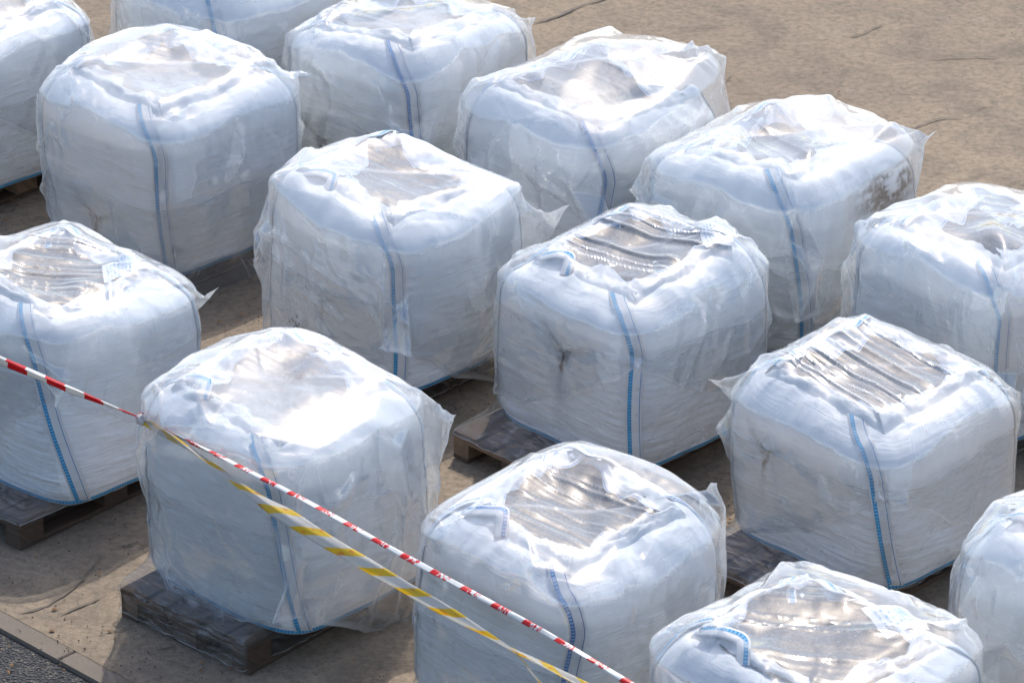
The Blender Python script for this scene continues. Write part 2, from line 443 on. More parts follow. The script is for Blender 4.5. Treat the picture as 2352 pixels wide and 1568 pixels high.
class HMap:
    """height of everything lying on top of a bag, for the cover to rest on"""
    def __init__(h, s, dip):
        h.n = 121; h.w = .72; g = np.linspace(-h.w, h.w, h.n); h.X, h.Y = np.meshgrid(g, g)
        h.g = s.Z(h.X, h.Y, True, dip)
    def splat(h, V, lift=.004):
        f = (np.asarray(V)[:, :2] + h.w) / (2 * h.w) * (h.n - 1)
        for ox in (-.6, 0, .6):
            for oy in (-.6, 0, .6):
                i = np.clip(np.round(f[:, 0] + ox).astype(int), 0, h.n - 1); j = np.clip(np.round(f[:, 1] + oy).astype(int), 0, h.n - 1)
                np.maximum.at(h.g, (j, i), np.asarray(V)[:, 2] + lift)
    def tent(h, beta, extra, seed, nsl=46, lim=.16):
        """taut film: planes resting on the peaks, meeting in straight ridges"""
        rs = np.random.RandomState(seed)
        sel = h.g > h.g.max() - .5
        px, py, pz = h.X[sel], h.Y[sel], h.g[sel]
        if len(extra):
            e = np.array(extra); px = np.r_[px, e[:, 0]]; py = np.r_[py, e[:, 1]]; pz = np.r_[pz, e[:, 2]]
        env = np.full(h.g.shape, 9.)
        for i in range(nsl):
            m = rs.rand() ** .8 * (.35 if i % 3 else 1.6); a = rs.rand() * 6.283
            p, q = m * math.cos(a), m * math.sin(a)
            env = np.minimum(env, (pz - p * px - q * py).max() + p * h.X + q * h.Y)
        d = np.clip(env - h.g, 0, lim)
        b = np.clip(beta + .5 * vnoise(h.X * 2.3, h.Y * 2.3, 0, seed), 0, 1)
        h.g = h.g + d * b
    def at(h, x, y):
        fx = np.clip((x + h.w) / (2 * h.w) * (h.n - 1), 0, h.n - 1.001); fy = np.clip((y + h.w) / (2 * h.w) * (h.n - 1), 0, h.n - 1.001)
        i = fx.astype(int); j = fy.astype(int); a = fx - i; b = fy - j; g = h.g
        return (g[j, i] * (1 - a) + g[j, i + 1] * a) * (1 - b) + (g[j + 1, i] * (1 - a) + g[j + 1, i + 1] * a) * b

def body_mesh(s, dirt_spots):
    nu, ns, nt = (200, 46, 60) if QUICK else (320, 120, 90)
    phi = np.linspace(0, 2 * np.pi, nu, endpoint=False)
    # spread samples more evenly along the perimeter
    sf = (np.abs(np.cos(phi)) ** NEXP + np.abs(np.sin(phi)) ** NEXP) ** (-1 / NEXP)
    rows = []; uv = []
    per = phi / (2 * np.pi) * 4.0
    zs = np.linspace(0, s.Hs, ns)
    rows.append(np.stack([np.zeros(nu), np.zeros(nu), np.full(nu, .004)], -1)); uv.append(np.stack([per, np.full(nu, -.5)], -1))
    for z in zs:
        rr = s.Rz(z) * sf
        blend = sstep(s.Hs, s.Hs - .15, z) * .0 + 1
        d = s.side_noise(phi, z) * sstep(0, .1, z) * (1 - .999 * sstep(s.Hs - .12, s.Hs, z) * 0)
        x = np.cos(phi) * (rr * s.a + d); y = np.sin(phi) * (rr * s.b + d)
        rows.append(np.stack([x, y, np.full(nu, z)], -1)); uv.append(np.stack([per, np.full(nu, z)], -1))
    R1 = s.Rz(s.Hs)
    for i in range(1, nt + 1):
        q = i / nt
        ang = q * math.pi / 2
        rho_ = (1 - s.k) + s.k * math.cos(ang * .999) if q < .5 else None
        r_ = math.cos(q * math.pi / 2) ** 1.0
        # shoulder samples dense near the rim
        rho_ = 1 - q ** 1.6
        x = np.cos(phi) * rho_ * sf * s.a; y = np.sin(phi) * rho_ * sf * s.b
        z = s.Z(x, y)
        m = R1 + (1 - R1) * sstep(1.0, .6, rho_)
        dn = s.side_noise(phi, s.Hs + .0) * sstep(.82, 1.0, rho_)
        rows.append(np.stack([x * m + np.cos(phi) * dn, y * m + np.sin(phi) * dn, z], -1)); uv.append(np.stack([per, np.full(nu, s.Hs + (1 - rho_) * s.a * 1.1)], -1))
    P = np.array(rows); UV = np.array(uv)
    lx, ly = s.lean
    P[..., 0] += lx * P[..., 2]; P[..., 1] += ly * P[..., 2]
    nr = P.shape[0]
    V = P.reshape(-1, 3)
    dirt = np.zeros(len(V))
    for (face, t, z, w, h) in dirt_spots:
        if face == 'L': dd = np.where(V[:, 0] < -.3, 1, 0); tt = -V[:, 1]
        else: dd = np.where(V[:, 1] < -.3, 1, 0); tt = V[:, 0]
        if face == 'S':      # sooty smear along the shoulder
            g_ = np.exp(-((V[:, 0] - t) / w) ** 2 - ((V[:, 2] - z) / h) ** 2) * (V[:, 1] < -.33)
            dirt = np.maximum(dirt, g_ * np.clip(.5 + 1.2 * ridge(V[:, 0] * 9, V[:, 2] * 26, 0, 77, 2), 0, 1)); continue
        du = (tt - t) / w; dz = (V[:, 2] - z) / h
        # pucker: a short Y of folds pulled inward, dust caught in it
        ang = np.arctan2(dz, du); rr = np.sqrt(du ** 2 + dz ** 2)
        star = np.maximum(np.exp(-((ang - 2.6) / .16) ** 2), np.maximum(np.exp(-((ang - .25) / .13) ** 2), np.exp(-((ang + 1.62) / .16) ** 2)))
        m = dd * np.exp(-rr ** 2 * 1.2)
        V[:, 0] += m * .022 * (1 - .9 * star) * (face == 'L') + dd * star * np.exp(-rr * .8) * .012 * (face == 'L')
        V[:, 1] += m * .022 * (1 - .9 * star) * (face != 'L')
        # stain: filled wedge between the arms + thin arms
        wedge = dd * sstep(1.0, .5, np.abs(du) * 1.15 + np.maximum(-dz * .7, 0)) * sstep(.35, .0, dz + .15 - .2 * np.abs(du)) * sstep(-1.15, -.7, dz + np.abs(du))
        dirt = np.maximum(dirt, np.clip(wedge * .45 + dd * star * np.exp(-rr * .9) * .8, 0, 1))
    return V, grid_faces(nr, nu, True)[:, ::1], UV.reshape(-1, 2), dirt

# ------------------------------------------------------------------ cover simulation (position based cloth, settled by gravity)
def simulate_cover(s, hm, C, L, axis, seed, bridge=0.0, puff=.12, off=(0, 0), pins=(None, None), pullk=.3):
    rng = np.random.RandomState(seed)
    e0 = np.array([math.cos(axis), math.sin(axis)])
    e1 = np.array([-e0[1], e0[0]])
    ed = [np.linalg.norm(p[:2]) if p is not None else .70 for p in pins]
    CT = 4 * (sum(ed) / 2) * 1.05
    def row_du(nu, nv):
        l = np.linspace(0, L, nv); return (CT + (C - CT) * sstep(0, .62, l)) / nu
    def init(nu, nv):
        u = np.linspace(0, 2 * np.pi, nu, endpoint=False)
        P = np.zeros((nv, nu, 3))
        row_du(nu, nv)
        sf = (np.abs(np.cos(u + axis)) ** NEXP + np.abs(np.sin(u + axis)) ** NEXP) ** (-1 / NEXP)
        ring = np.stack([np.cos(u + axis) * sf * s.a * 1.06, np.sin(u + axis) * sf * s.b * 1.06], -1)
        # seam position by u: goes out along +e0 at u=0 to -e0 at u=pi
        tri = 1 - 2 * np.abs(((u / np.pi) + 1) % 2 - 1)     # 1 at u=0, -1 at pi  (linear)
        tri = np.where(u <= np.pi, 1 - 2 * u / np.pi, -3 + 2 * u / np.pi)
        seam = tri[:, None] * e0[None] * CT / 4 * .96
        topL = .56 * 1.0
        for i in range(nv):
            l = i / (nv - 1) * L
            if l < topL:
                t = l / topL
                xy = seam * (1 - t) + ring * t
                z = s.H + puff * (1 - t) ** 1.0 + .01 - .10 * t ** 3 - .05 * (1 - t) * (tri ** 2)
            else:
                t = (l - topL) / (L - topL)
                xy = ring * (1 + .01 * t)
                z = np.full(nu, s.H - .10 - (l - topL) * .97)
            P[i, :, 0] = xy[:, 0] + off[0]; P[i, :, 1] = xy[:, 1] + off[1]; P[i, :, 2] = z
        return P
    def collide(P, prev, mu):
        x, y, z = P[..., 0], P[..., 1], P[..., 2]
        r = s.rho(x, y)
        Rr = s.Rf(x, y, z) + .018
        zt = hm.at(x, y) + .012
        if bridge > 0:
            inner = 1 - sstep(.35, .75, r)
            zt = np.maximum(zt, (s.H - .015) * inner * bridge + zt * (1 - inner * bridge)) if bridge >= .5 else zt
        ps = (Rr - r) * s.a; pt = zt - z
        inside = (r < Rr) & (z < zt)
        # above the shoulder the heightfield wins, below it the wall
        side = inside & (ps < pt)
        top = inside & ~side
        k = np.where(side, Rr / np.maximum(r, .05), 1.0)
        P[..., 0] *= k; P[..., 1] *= k
        P[..., 2] = np.where(top, zt, P[..., 2])
        ins = inside[..., None]
        d = P - prev
        P -= np.where(ins, d * mu, 0)
        return P
    def relax(P, steps, nit, nu, nv, g, mu, bend):
        dv = L / (nv - 1); duR = row_du(nu, nv); du = duR[:, None, None]
        prev = P.copy()
        half = np.arange(nu); mirror = (-half) % nu
        grp = []
        def pair(a, b, rest, k, comp=1.0): grp.append((a, b, rest, k, comp))
        S = slice
        V_ = P
        for step in range(steps):
            vel = (P - prev) * .93
            prev = P.copy()
            vel[..., 2] -= g
            rr_ = s.rho(P[..., 0], P[..., 1]); pull = g * pullk * (rr_ > s.Rz(np.clip(P[..., 2], 0, s.Hs)) + .03) * (P[..., 2] < s.Hs + .05)
            for pn in pins:
                if pn is not None: pull = pull * (1 - np.exp(-((P - pn) ** 2).sum(-1) / .05))
            vel[..., 0] -= pull * P[..., 0]; vel[..., 1] -= pull * P[..., 1]
            sp = np.sqrt((vel ** 2).sum(-1, keepdims=True)); vel *= np.minimum(1, .02 / np.maximum(sp, 1e-9))
            P = P + vel
            for it in range(nit):
                # horizontal (periodic): even / odd
                for o in (0, 1):
                    A = P[:, o::2]; B = np.roll(P, -1, 1)[:, o::2]
                    d = B - A; l = np.sqrt((d * d).sum(-1, keepdims=True)) + 1e-9
                    c = d * ((l - du) / l) * .5 * np.where(l > du, 1., .75)
                    P[:, o::2] += c
                    idx = (np.arange(o, nu, 2) + 1) % nu
                    P[:, idx] -= c
                for o in (0, 1):
                    n = (nv - o) // 2
                    A = P[o:o + 2 * n:2][:n]; B = P[o + 1:o + 1 + 2 * n:2]
                    n = min(len(A), len(B)); A = A[:n]; B = B[:n]
                    d = B - A; l = np.sqrt((d * d).sum(-1, keepdims=True)) + 1e-9
                    c = d * ((l - dv) / l) * .5 * np.where(l > dv, 1., .75)
                    P[o:o + 2 * n:2][:n] += c
                    P[o + 1:o + 1 + 2 * n:2][:n] -= c
                # shear
                for sgn in (1, -1):
                    Q = np.roll(P, -sgn, 1)
                    for o in (0, 1):
                        rr = np.arange(o, nv - 1, 2)
                        A = P[rr]; B = Q[rr + 1]
                        d = B - A; l = np.sqrt((d * d).sum(-1, keepdims=True)) + 1e-9
                        dg = np.hypot((duR[rr] + duR[rr + 1]) / 2, dv)[:, None, None]
                        c = d * ((l - dg) / l) * .25
                        P[rr] += c
                        P[rr + 1] -= np.roll(c, sgn, 1)
                        Q = np.roll(P, -sgn, 1)
                # bending by skip constraints (push only)
                for ax in (0, 1):
                    if ax == 1:
                        B = np.roll(P, -2, 1); d = B - P; l = np.sqrt((d * d).sum(-1, keepdims=True)) + 1e-9
                        c = d * (np.minimum(l - 2 * du, 0) / l) * bend
                        P = P + c - np.roll(c, 2, 1)
                    else:
                        d = P[2:] - P[:-2]; l = np.sqrt((d * d).sum(-1, keepdims=True)) + 1e-9
                        c = d * (np.minimum(l - 2 * dv, 0) / l) * bend
                        P[:-2] += c; P[2:] -= c
                # weld the top seam
                P[0] = (P[0] + P[0][mirror]) * .5
                if pins[0] is not None: P[0, 0] = pins[0]
                if pins[1] is not None: P[0, nu // 2] = pins[1]
            P = collide(P, prev, mu)
        return P
    def upsample(P):
        nv, nu, _ = P.shape
        Q = np.zeros((nv, nu * 2, 3)); Q[:, ::2] = P
        Q[:, 1::2] = (P + np.roll(P, -1, 1)) * .5625 - (np.roll(P, 1, 1) + np.roll(P, -2, 1)) * .0625
        W = np.zeros((nv * 2 - 1, nu * 2, 3)); W[::2] = Q; W[1::2] = (Q[:-1] + Q[1:]) * .5
        return W
    nu0 = 96; nv0 = int(round(L / (C / nu0))) + 1
    P = init(nu0, nv0)
    P += rng.randn(*P.shape) * .004
    low = vnoise(P[..., 0] * 4, P[..., 1] * 4, P[..., 2] * 4, seed) * .02
    P[..., 2] += low
    P = relax(P, 90, 4, nu0, nv0, .0011, .3, .16)
    P = upsample(P); P += rng.randn(*P.shape) * .0012
    P = relax(P, 45 if QUICK else 60, 4, P.shape[1], P.shape[0], .0006, .35, .08)
    if not QUICK:
        P = upsample(P); P += rng.randn(*P.shape) * .0004
        P = relax(P, 14, 4, P.shape[1], P.shape[0], .0003, .5, .06)
    return P

def facet(P, C, L, size, seed, beta, amp):
    """creases: the film breaks into flat triangular patches between random fold points"""
    from mathutils.geometry import delaunay_2d_cdt
    rs = np.random.RandomState(seed)
    nv, nu, _ = P.shape; du = C / nu; dv = L / (nv - 1)
    pts = []
    n = int(C * L / size ** 2)
    ca, sa = math.cos(.5), math.sin(.5)
    cand = rs.rand(n * 12, 2) * [C, L]
    for c in cand:
        r = size * (.45 + 1.1 * (.5 + .5 * vnoise(c[0] * 1.7, c[1] * 1.7, 0, seed)))
        ok = True
        for p in pts:
            dx = abs(p[0] - c[0]); dx = min(dx, C - dx); dy = p[1] - c[1]
            if (dx * 1.3) ** 2 + (dy * .9) ** 2 < r * r: ok = False; break
        if ok: pts.append(c)
    pts = np.array(pts)
    m = int(C / (size * .5))
    top = np.stack([np.arange(m) * C / m, np.zeros(m)], -1); bot = np.stack([(np.arange(m) + .4) * C / m, np.full(m, L)], -1)
    pts = np.concatenate([pts, top, bot])
    iu = np.round(pts[:, 0] / du).astype(int) % nu; iv = np.clip(np.round(pts[:, 1] / dv).astype(int), 0, nv - 1)
    Q = P[iv, iu] + rs.randn(len(pts), 3) * amp * (iv > 1)[:, None] * [1, 1, 1.2]
    base = np.stack([iu, iv], -1).astype(float)
    pc = np.concatenate([base, base[base[:, 0] < nu * .2] + [nu, 0], base[base[:, 0] > nu * .8] - [nu, 0]])
    Qc = np.concatenate([Q, Q[base[:, 0] < nu * .2], Q[base[:, 0] > nu * .8]])
    key = {}; keep = []
    for i, p in enumerate(map(tuple, pc)):
        if p not in key: key[p] = i; keep.append(i)
    pc = pc[keep]; Qc = Qc[keep]
    sc_ = np.array([du, dv])
    vs, es, fs, ov, oe, of = delaunay_2d_cdt([Vector((a * du, b * dv)) for a, b in pc], [], [], 0, 1e-6)
    idx = [o[0] if o else 0 for o in ov]
    F = P.copy()
    for f in fs:
        a, b, c = (pc[idx[i]] for i in f); A, B, C_ = (Qc[idx[i]] for i in f)
        x0, x1 = int(math.floor(min(a[0], b[0], c[0]))), int(math.ceil(max(a[0], b[0], c[0])))
        y0, y1 = int(min(a[1], b[1], c[1])), int(max(a[1], b[1], c[1]))
        x0 = max(x0, 0); x1 = min(x1, nu - 1)
        if x1 < x0: continue
        gx, gy = np.meshgrid(np.arange(x0, x1 + 1), np.arange(y0, y1 + 1))
        det = (b[1] - c[1]) * (a[0] - c[0]) + (c[0] - b[0]) * (a[1] - c[1])
        if abs(det) < 1e-9: continue
        l0 = ((b[1] - c[1]) * (gx - c[0]) + (c[0] - b[0]) * (gy - c[1])) / det
        l1 = ((c[1] - a[1]) * (gx - c[0]) + (a[0] - c[0]) * (gy - c[1])) / det
        l2 = 1 - l0 - l1
        m_ = (l0 >= -1e-6) & (l1 >= -1e-6) & (l2 >= -1e-6)
        val = l0[..., None] * A + l1[..., None] * B + l2[..., None] * C_
        F[gy[m_], gx[m_]] = val[m_]
    return P + (F - P) * beta

def smooth_grid(P, it=1, wrap=True):
    for _ in range(it):
        Q = P.copy()
        Q[1:-1] = P[1:-1] * .5 + (P[:-2] + P[2:]) * .25
        Q = Q * .5 + (np.roll(Q, 1, 1) + np.roll(Q, -1, 1)) * .25
        Q[0] = P[0]
        P = Q
    return P

# ------------------------------------------------------------------ ribbon along a path on the bag
def ribbon(name, path, nrm, width, mat, parent, thick=.004, lateral=None, nc=6, v0=0., arc=0.):
    path = np.asarray(path); n = len(path)
    t = np.gradient(path, axis=0); t /= np.linalg.norm(t, axis=1, keepdims=True) + 1e-9
    nrm = np.asarray(nrm); nrm = nrm / (np.linalg.norm(nrm, axis=1, keepdims=True) + 1e-9)
    side = np.cross(t, nrm); side /= np.linalg.norm(side, axis=1, keepdims=True) + 1e-9
    if lateral is not None: side = lateral
    s_ = np.concatenate([[0], np.cumsum(np.linalg.norm(np.diff(path, axis=0), axis=1))]) + v0
    w = width if hasattr(width, '__len__') else np.full(n, width)
    V = []; U = []
    for i in range(nc):
        f = i / (nc - 1)
        V.append(path + side * ((f - .5) * w)[:, None] + nrm * (thick + arc * (1 - (2 * f - 1) ** 2))); U.append(np.stack([f * w, s_], -1))
    # underside closes the strap
    for i in range(nc - 1, -1, -1):
        f = i / (nc - 1)
        V.append(path + side * ((f - .5) * w)[:, None] + nrm * 0.0005); U.append(np.stack([f * w, s_], -1))
    V = np.array(V).transpose(1, 0, 2); U = np.array(U).transpose(1, 0, 2)
    return link_mesh(name, V.reshape(-1, 3), grid_faces(n, 2 * nc, True), mat, parent, U.reshape(-1, 2))

# ------------------------------------------------------------------ pallets
def pallet_parts(root, mat, wornmat):
    def boxes(bl):
        V = []; F = []; U = []
        for (x0, x1, y0, y1, z0, z1) in bl:
            b = len(V)
            c = .003
            for z, ins in ((z0, 0), (z1 - c, 0), (z1, c)):
                V += [(x0 + ins, y0 + ins, z), (x1 - ins, y0 + ins, z), (x1 - ins, y1 - ins, z), (x0 + ins, y1 - ins, z)]
            F += [(b + 3, b + 2, b + 1, b)]
            for k in (0, 4):
                for i in range(4):
                    j = (i + 1) % 4; F.append((b + k + i, b + k + j, b + k + 4 + j, b + k + 4 + i))
            F.append((b + 8, b + 9, b + 10, b + 11))
        return V, F
    def uvof(V, F, along):
        r = random.random() * 9
        out = []
        for f in F:
            P = [V[i] for i in f]
            for p in P:
                out.append(((p[0] if along == 'x' else p[1]) + r, (p[1] if along == 'x' else p[0]) + p[2] + r))
        return out
    def add(name, bl, m, along):
        V, F = boxes(bl)
        return link_mesh(name, V, F, m, root, uvof(V, F, along), smooth=False)
    # long axis = local x 1.2, short = local y 0.8
    ys = [(-.4, -.255), (-.2325, -.1325), (-.0725, .0725), (.1325, .2325), (.255, .4)]
    for (a, b) in ys: add('top_board', [(-.6 + random.uniform(-.004, .004), .6 + random.uniform(-.004, .004), a, b, .122, .144)], random.choice([mat, wornmat]), 'x')
    for x in (-.6, -.0725, .455): add('cross_board', [(x, x + .145, -.4, .4, .1, .1215)], mat, 'y')
    for x in (-.599, -.072, .4555):
        for y, w in ((-.399, .1), (-.0725, .145), (.299, .1)):
            add('block', [(x, x + .144, y, y + w, .022, .0995)], random.choice([mat, wornmat]), 'y')
    for y, w in ((-.4, .1), (-.0725, .145), (.3, .1)): add('bottom_board', [(-.6, .6, y, y + w, 0, .0215)], wornmat, 'x')

# ------------------------------------------------------------------ one wrapped bag
def make_bag(key, cfg):
    cx, by = cfg['px']; by += 14; dh = cfg.get('dh', 0) - .02
    seed = cfg['seed']
    H = .86 + dh
    # centre from the back edge of the top as seen in the photograph
    p = at_z(cx, by, PAL + H)
    c = np.array([p[0], p[1] - .45])
    rot = R(cfg.get('rot', 50))
    c = c + np.array(cfg.get('shift', (0, 0)))
    rot_deg = cfg.get('rot', 50)
    tagroot = empty('bulk_bag', (c[0], c[1], PAL), rot)
    tag(tagroot, cfg['label'], 'bulk bag', 'plastic-covered bulk bags standing on pallets')
    s = Shape(H=H, a=cfg.get('a', .522 + .012 * math.sin(cfg['seed'] * 1.7)), b=.522 + .012 * math.cos(cfg['seed'] * 2.3), dip=cfg.get('dip', .10) * .6, seed=seed, bumps=cfg.get('bumps', ()), shoulder=cfg.get('shoulder', .21 + .035 * math.sin(seed * 3.1)), lump=cfg.get('lump', .7), bulge=cfg.get('bulge', .015))
    V, F, UV, dirt = body_mesh(s, cfg.get('dirt', ()))
    link_mesh('fabric_body', V, F, M['fabric'], tagroot, UV, {'dirt': dirt})
    web = M[cfg.get('web', 'web_cyan')]
    hm = HMap(s, False)
    # corner seams: from the base up over the shoulder
    R1 = s.Rz(s.Hs)
    rs = np.random.RandomState(seed + 40)
    for ci, ang in enumerate((225, 315, 135, 45)):
        drift = R(cfg.get('drift', 5)) * (1 if ci == 0 else .5)
        zz = np.linspace(.0, s.Hs, 60)
        phi = R(ang) + drift * (.5 - zz / s.Hs) * 1.0 + .012 * np.sin(zz * 7 + ci + seed)
        sf = (np.abs(np.cos(phi)) ** NEXP + np.abs(np.sin(phi)) ** NEXP) ** (-1 / NEXP)
        d = s.side_noise(phi, zz) * sstep(0, .1, zz)
        pts = np.stack([np.cos(phi) * (s.Rz(zz) * sf * s.a + d), np.sin(phi) * (s.Rz(zz) * sf * s.b + d), zz], -1)
        nr = np.stack([np.cos(phi), np.sin(phi), zz * 0], -1)
        q = np.linspace(.02, .62, 40); rho_ = 1 - q ** 1.6
        ph2 = phi[-1] - (q ** 1.3 * cfg.get('sweep', .55)) * (1 if ci % 2 == 0 else -1)
        sf2 = (np.abs(np.cos(ph2)) ** NEXP + np.abs(np.sin(ph2)) ** NEXP) ** (-1 / NEXP)
        x = np.cos(ph2) * rho_ * sf2 * s.a; y = np.sin(ph2) * rho_ * sf2 * s.b
        m = R1 + (1 - R1) * sstep(1.0, .6, rho_)
        dn = s.side_noise(ph2, s.Hs) * sstep(.82, 1.0, rho_)
        P2 = np.stack([x * m + np.cos(ph2) * dn, y * m + np.sin(ph2) * dn, s.Z(x, y)], -1)
        tilt = q / .62 * 1.35
        n2 = np.stack([np.cos(ph2) * np.cos(tilt), np.sin(ph2) * np.cos(tilt), np.sin(tilt)], -1)
        path = np.concatenate([pts, P2]); nn = np.concatenate([nr, n2])
        ribbon('corner_seam', path, nn, .078 if ci in (0, 3) else .05, web, tagroot, .007)
    # stitched hem round the base
    phi = np.linspace(0, 2 * np.pi, 220); z0 = .018
    sf = (np.abs(np.cos(phi)) ** NEXP + np.abs(np.sin(phi)) ** NEXP) ** (-1 / NEXP)
    rr = s.Rz(z0) * sf
    pts = np.stack([np.cos(phi) * rr * s.a, np.sin(phi) * rr * s.b, np.full(220, z0) + .003 * np.sin(phi * 9)], -1)
    ribbon('base_seam', pts, np.stack([np.cos(phi), np.sin(phi), phi * 0 - .25], -1), .03, web, tagroot, .006)
    # filling and folded-open flaps
    op = cfg.get('open', .55); closed = op <= 0
    if closed: op = cfg.get('closed', .6)
    if True:
        nr_, nc_ = 50, 96
        rr = np.linspace(0, 1, nr_)[:, None]; ph = np.linspace(0, 2 * np.pi, nc_, endpoint=False)[None]
        sf = (np.abs(np.cos(ph)) ** 3.5 + np.abs(np.sin(ph)) ** 3.5) ** (-1 / 3.5)
        x = rr * np.cos(ph) * sf * op * s.a; y = rr * np.sin(ph) * sf * op * s.b
        z = s.Z(x, y) + .008 + fbm(x * 14, y * 14, 0, seed + 70, 3) * .012
        Vs = np.stack([x, y, z], -1).reshape(-1, 3)
        link_mesh('closing_fabric' if closed else 'filling', Vs, grid_faces(nr_, nc_, True), M['dusty' if closed else 'sand'], tagroot, Vs[:, :2])
        for k4 in range(4):
            aa = k4 * math.pi / 2
            ex = np.array([math.cos(aa), math.sin(aa)]); ey = np.array([-ex[1], ex[0]])
            ni, nj = 60, 16
            ti = np.linspace(-1, 1, ni)[None, :]; tj = np.linspace(0, 1, nj)[:, None]
            inner = op * .80 + .10 * vnoise(ti * 2.2 + k4 * 5, ti * 0, 0, seed + 80)
            if k4 in cfg.get('longflap', ()): inner = inner - .15
            rad = (.70 * (1 - tj) + inner * tj) * s.a
            wid = (.68 * (1 - tj) + (op * .86) * tj) * s.a
            X = ex[0] * rad + ey[0] * ti * wid; Y = ex[1] * rad + ey[1] * ti * wid
            Zf = s.Z(X, Y) - .006 + .020 * sstep(0, .35, tj) + .05 * tj * (.5 + .5 * vnoise(ti * 3.5, tj * 2, k4, seed + 90)) + .014 * ridge(ti * 4, tj * 3, k4, seed + 95) * sstep(0, .3, tj)
            Vf = np.stack([X, Y, Zf], -1).reshape(-1, 3)
            U = np.stack([ti * .35 + 0 * tj, tj + 0 * ti], -1).reshape(-1, 2)
            hm.splat(Vf, .004)
            link_mesh('top_flap', Vf, grid_faces(nj, ni), M['flap'], tagroot, U)
    for ang in (135, 45):
        # lifting loop flopped on the top
        if cfg.get('loops', 1):
            a0 = R(ang) + rs.uniform(-.1, .1); da = rs.uniform(.4, .6) * rs.choice([-1, 1])
            k = np.linspace(0, 1, 36)
            aa = a0 + da * k; rr = .70 - .14 * np.sin(k * np.pi) + rs.uniform(-.03, .03)
            sf3 = (np.abs(np.cos(aa)) ** NEXP + np.abs(np.sin(aa)) ** NEXP) ** (-1 / NEXP)
            x = np.cos(aa) * rr * sf3 * s.a; y = np.sin(aa) * rr * sf3 * s.b
            hgt = cfg.get('looph', .0) * np.sin(k * np.pi) ** .8 - .03 * (1 - np.sin(k * np.pi)) ** 2
            z = hm.at(x, y); z = np.convolve(np.pad(z, 7, 'edge'), np.ones(15) / 15, 'valid') + .012 + hgt
            hm.splat(np.stack([x, y, z], -1), .012)
            ribbon('lifting_loop', np.stack([x, y, z], -1), np.stack([np.cos(aa) * .5, np.sin(aa) * .5, k * 0 + 1], -1), .062, web, tagroot, .006, arc=.004)
    if cfg.get('mould'):
        mt, mz, mn = cfg['mould']; rm = np.random.RandomState(seed + 3); Vm = []; Fm = []
        for i in range(mn):
            yy = -(mt + rm.randn() * .06 + .02); z_ = mz + rm.randn() * .028 - .35 * (-yy - mt) ; z_ = max(z_, .03)
            ph_ = math.atan2(yy, -s.a); sf_ = (abs(math.cos(ph_)) ** NEXP + abs(math.sin(ph_)) ** NEXP) ** (-1 / NEXP)
            d_ = float(s.side_noise(np.array([ph_]), np.array([z_]))[0]); r_ = float(s.Rz(z_)) * sf_ * s.a + d_ + .0125
            xx = math.cos(ph_) * r_; y2 = math.sin(ph_) * r_; q_ = rm.uniform(.002, .006); k0 = len(Vm)
            for j in range(6): Vm.append((xx, y2 + q_ * math.cos(j * 1.047), z_ + q_ * math.sin(j * 1.047)))
            Fm.append(tuple(range(k0, k0 + 6)))
        link_mesh('mould_spots', Vm, Fm, M['crack'], tagroot, smooth=False)['kind'] = 'stuff'
    if cfg.get('pouch'):
        (ux, uy, ang, w, h) = cfg['pouch']
        ni, nj = 24, 16
        a, b = np.meshgrid(np.linspace(0, 1, ni), np.linspace(0, 1, nj))
        lx = (a - .5) * w; ly = (b - .5) * h
        X = ux + lx * math.cos(ang) - ly * math.sin(ang); Y = uy + lx * math.sin(ang) + ly * math.cos(ang)
        Z_ = s.Z(X, Y) + .045 + .012 * vnoise(a * 3, b * 3, 0, seed)
        Vp = np.stack([X, Y, Z_], -1).reshape(-1, 3)
        hm.splat(Vp, .004)
        link_mesh('document_pouch', Vp, grid_faces(nj, ni), M['print'], tagroot, np.stack([a, b], -1).reshape(-1, 2))
    # stretch wrap round the sides and, on some, over the pallet
    wr = cfg.get('wrap')
    pox, poy = cfg.get('pal', (0, 0))
    if 'palw' in cfg:
        dw = np.array(cfg['palw']) - c; pox = dw[0] * math.cos(rot) + dw[1] * math.sin(rot); poy = -dw[0] * math.sin(rot) + dw[1] * math.cos(rot)
    if wr:
        topz, mode = wr
        nu = 300; nr_ = 120
        phi = np.linspace(0, 2 * np.pi, nu, endpoint=False)
        sf = (np.abs(np.cos(phi)) ** NEXP + np.abs(np.sin(phi)) ** NEXP) ** (-1 / NEXP)
        ux, uy = np.cos(phi), np.sin(phi)
        # distance from the bag axis to the pallet edge
        tx = np.where(ux > 0, (.605 + pox) / np.maximum(ux, 1e-6), (-.605 + pox) / np.minimum(ux, -1e-6))
        ty = np.where(uy > 0, (.405 + poy) / np.maximum(uy, 1e-6), (-.405 + poy) / np.minimum(uy, -1e-6))
        rp = np.minimum(tx, ty)
        bot = {'pallet': -.125, 'deck': -.012, 'bag': .03}[mode]
        flare = cfg.get('flare', .17)
        rows = []; UVr = []
        for i in range(nr_):
            t = i / (nr_ - 1)
            zt_ = min(topz, s.Hs - .02) + .03 * vnoise(ux * 2 + 7, uy * 2, 0, seed + 60)
            z = zt_ * (1 - t) + bot * t
            zc = np.maximum(z, 0)
            d = s.side_noise(phi, zc) * sstep(0, .1, zc)
            rb = s.Rz(zc) * sf * s.a + d + .010
            if mode != 'bag':
                fl = sstep(flare, .0, z) ** 1.5
                wob = 1 + .012 * vnoise(phi * 6, z * 10, 0, seed + 61)
                rb2 = np.maximum(rb, rp * wob + .004)
                rb = rb * (1 - fl) + rb2 * fl
                rb = np.where(z < 0, np.maximum(rp + .004, rp * wob + .002 + np.maximum(rb - rp, 0) * sstep(-.1, 0, z)), rb)
                rb = rb + fl * .010 * ridge(phi * 9, z * 14, 0, seed + 63)
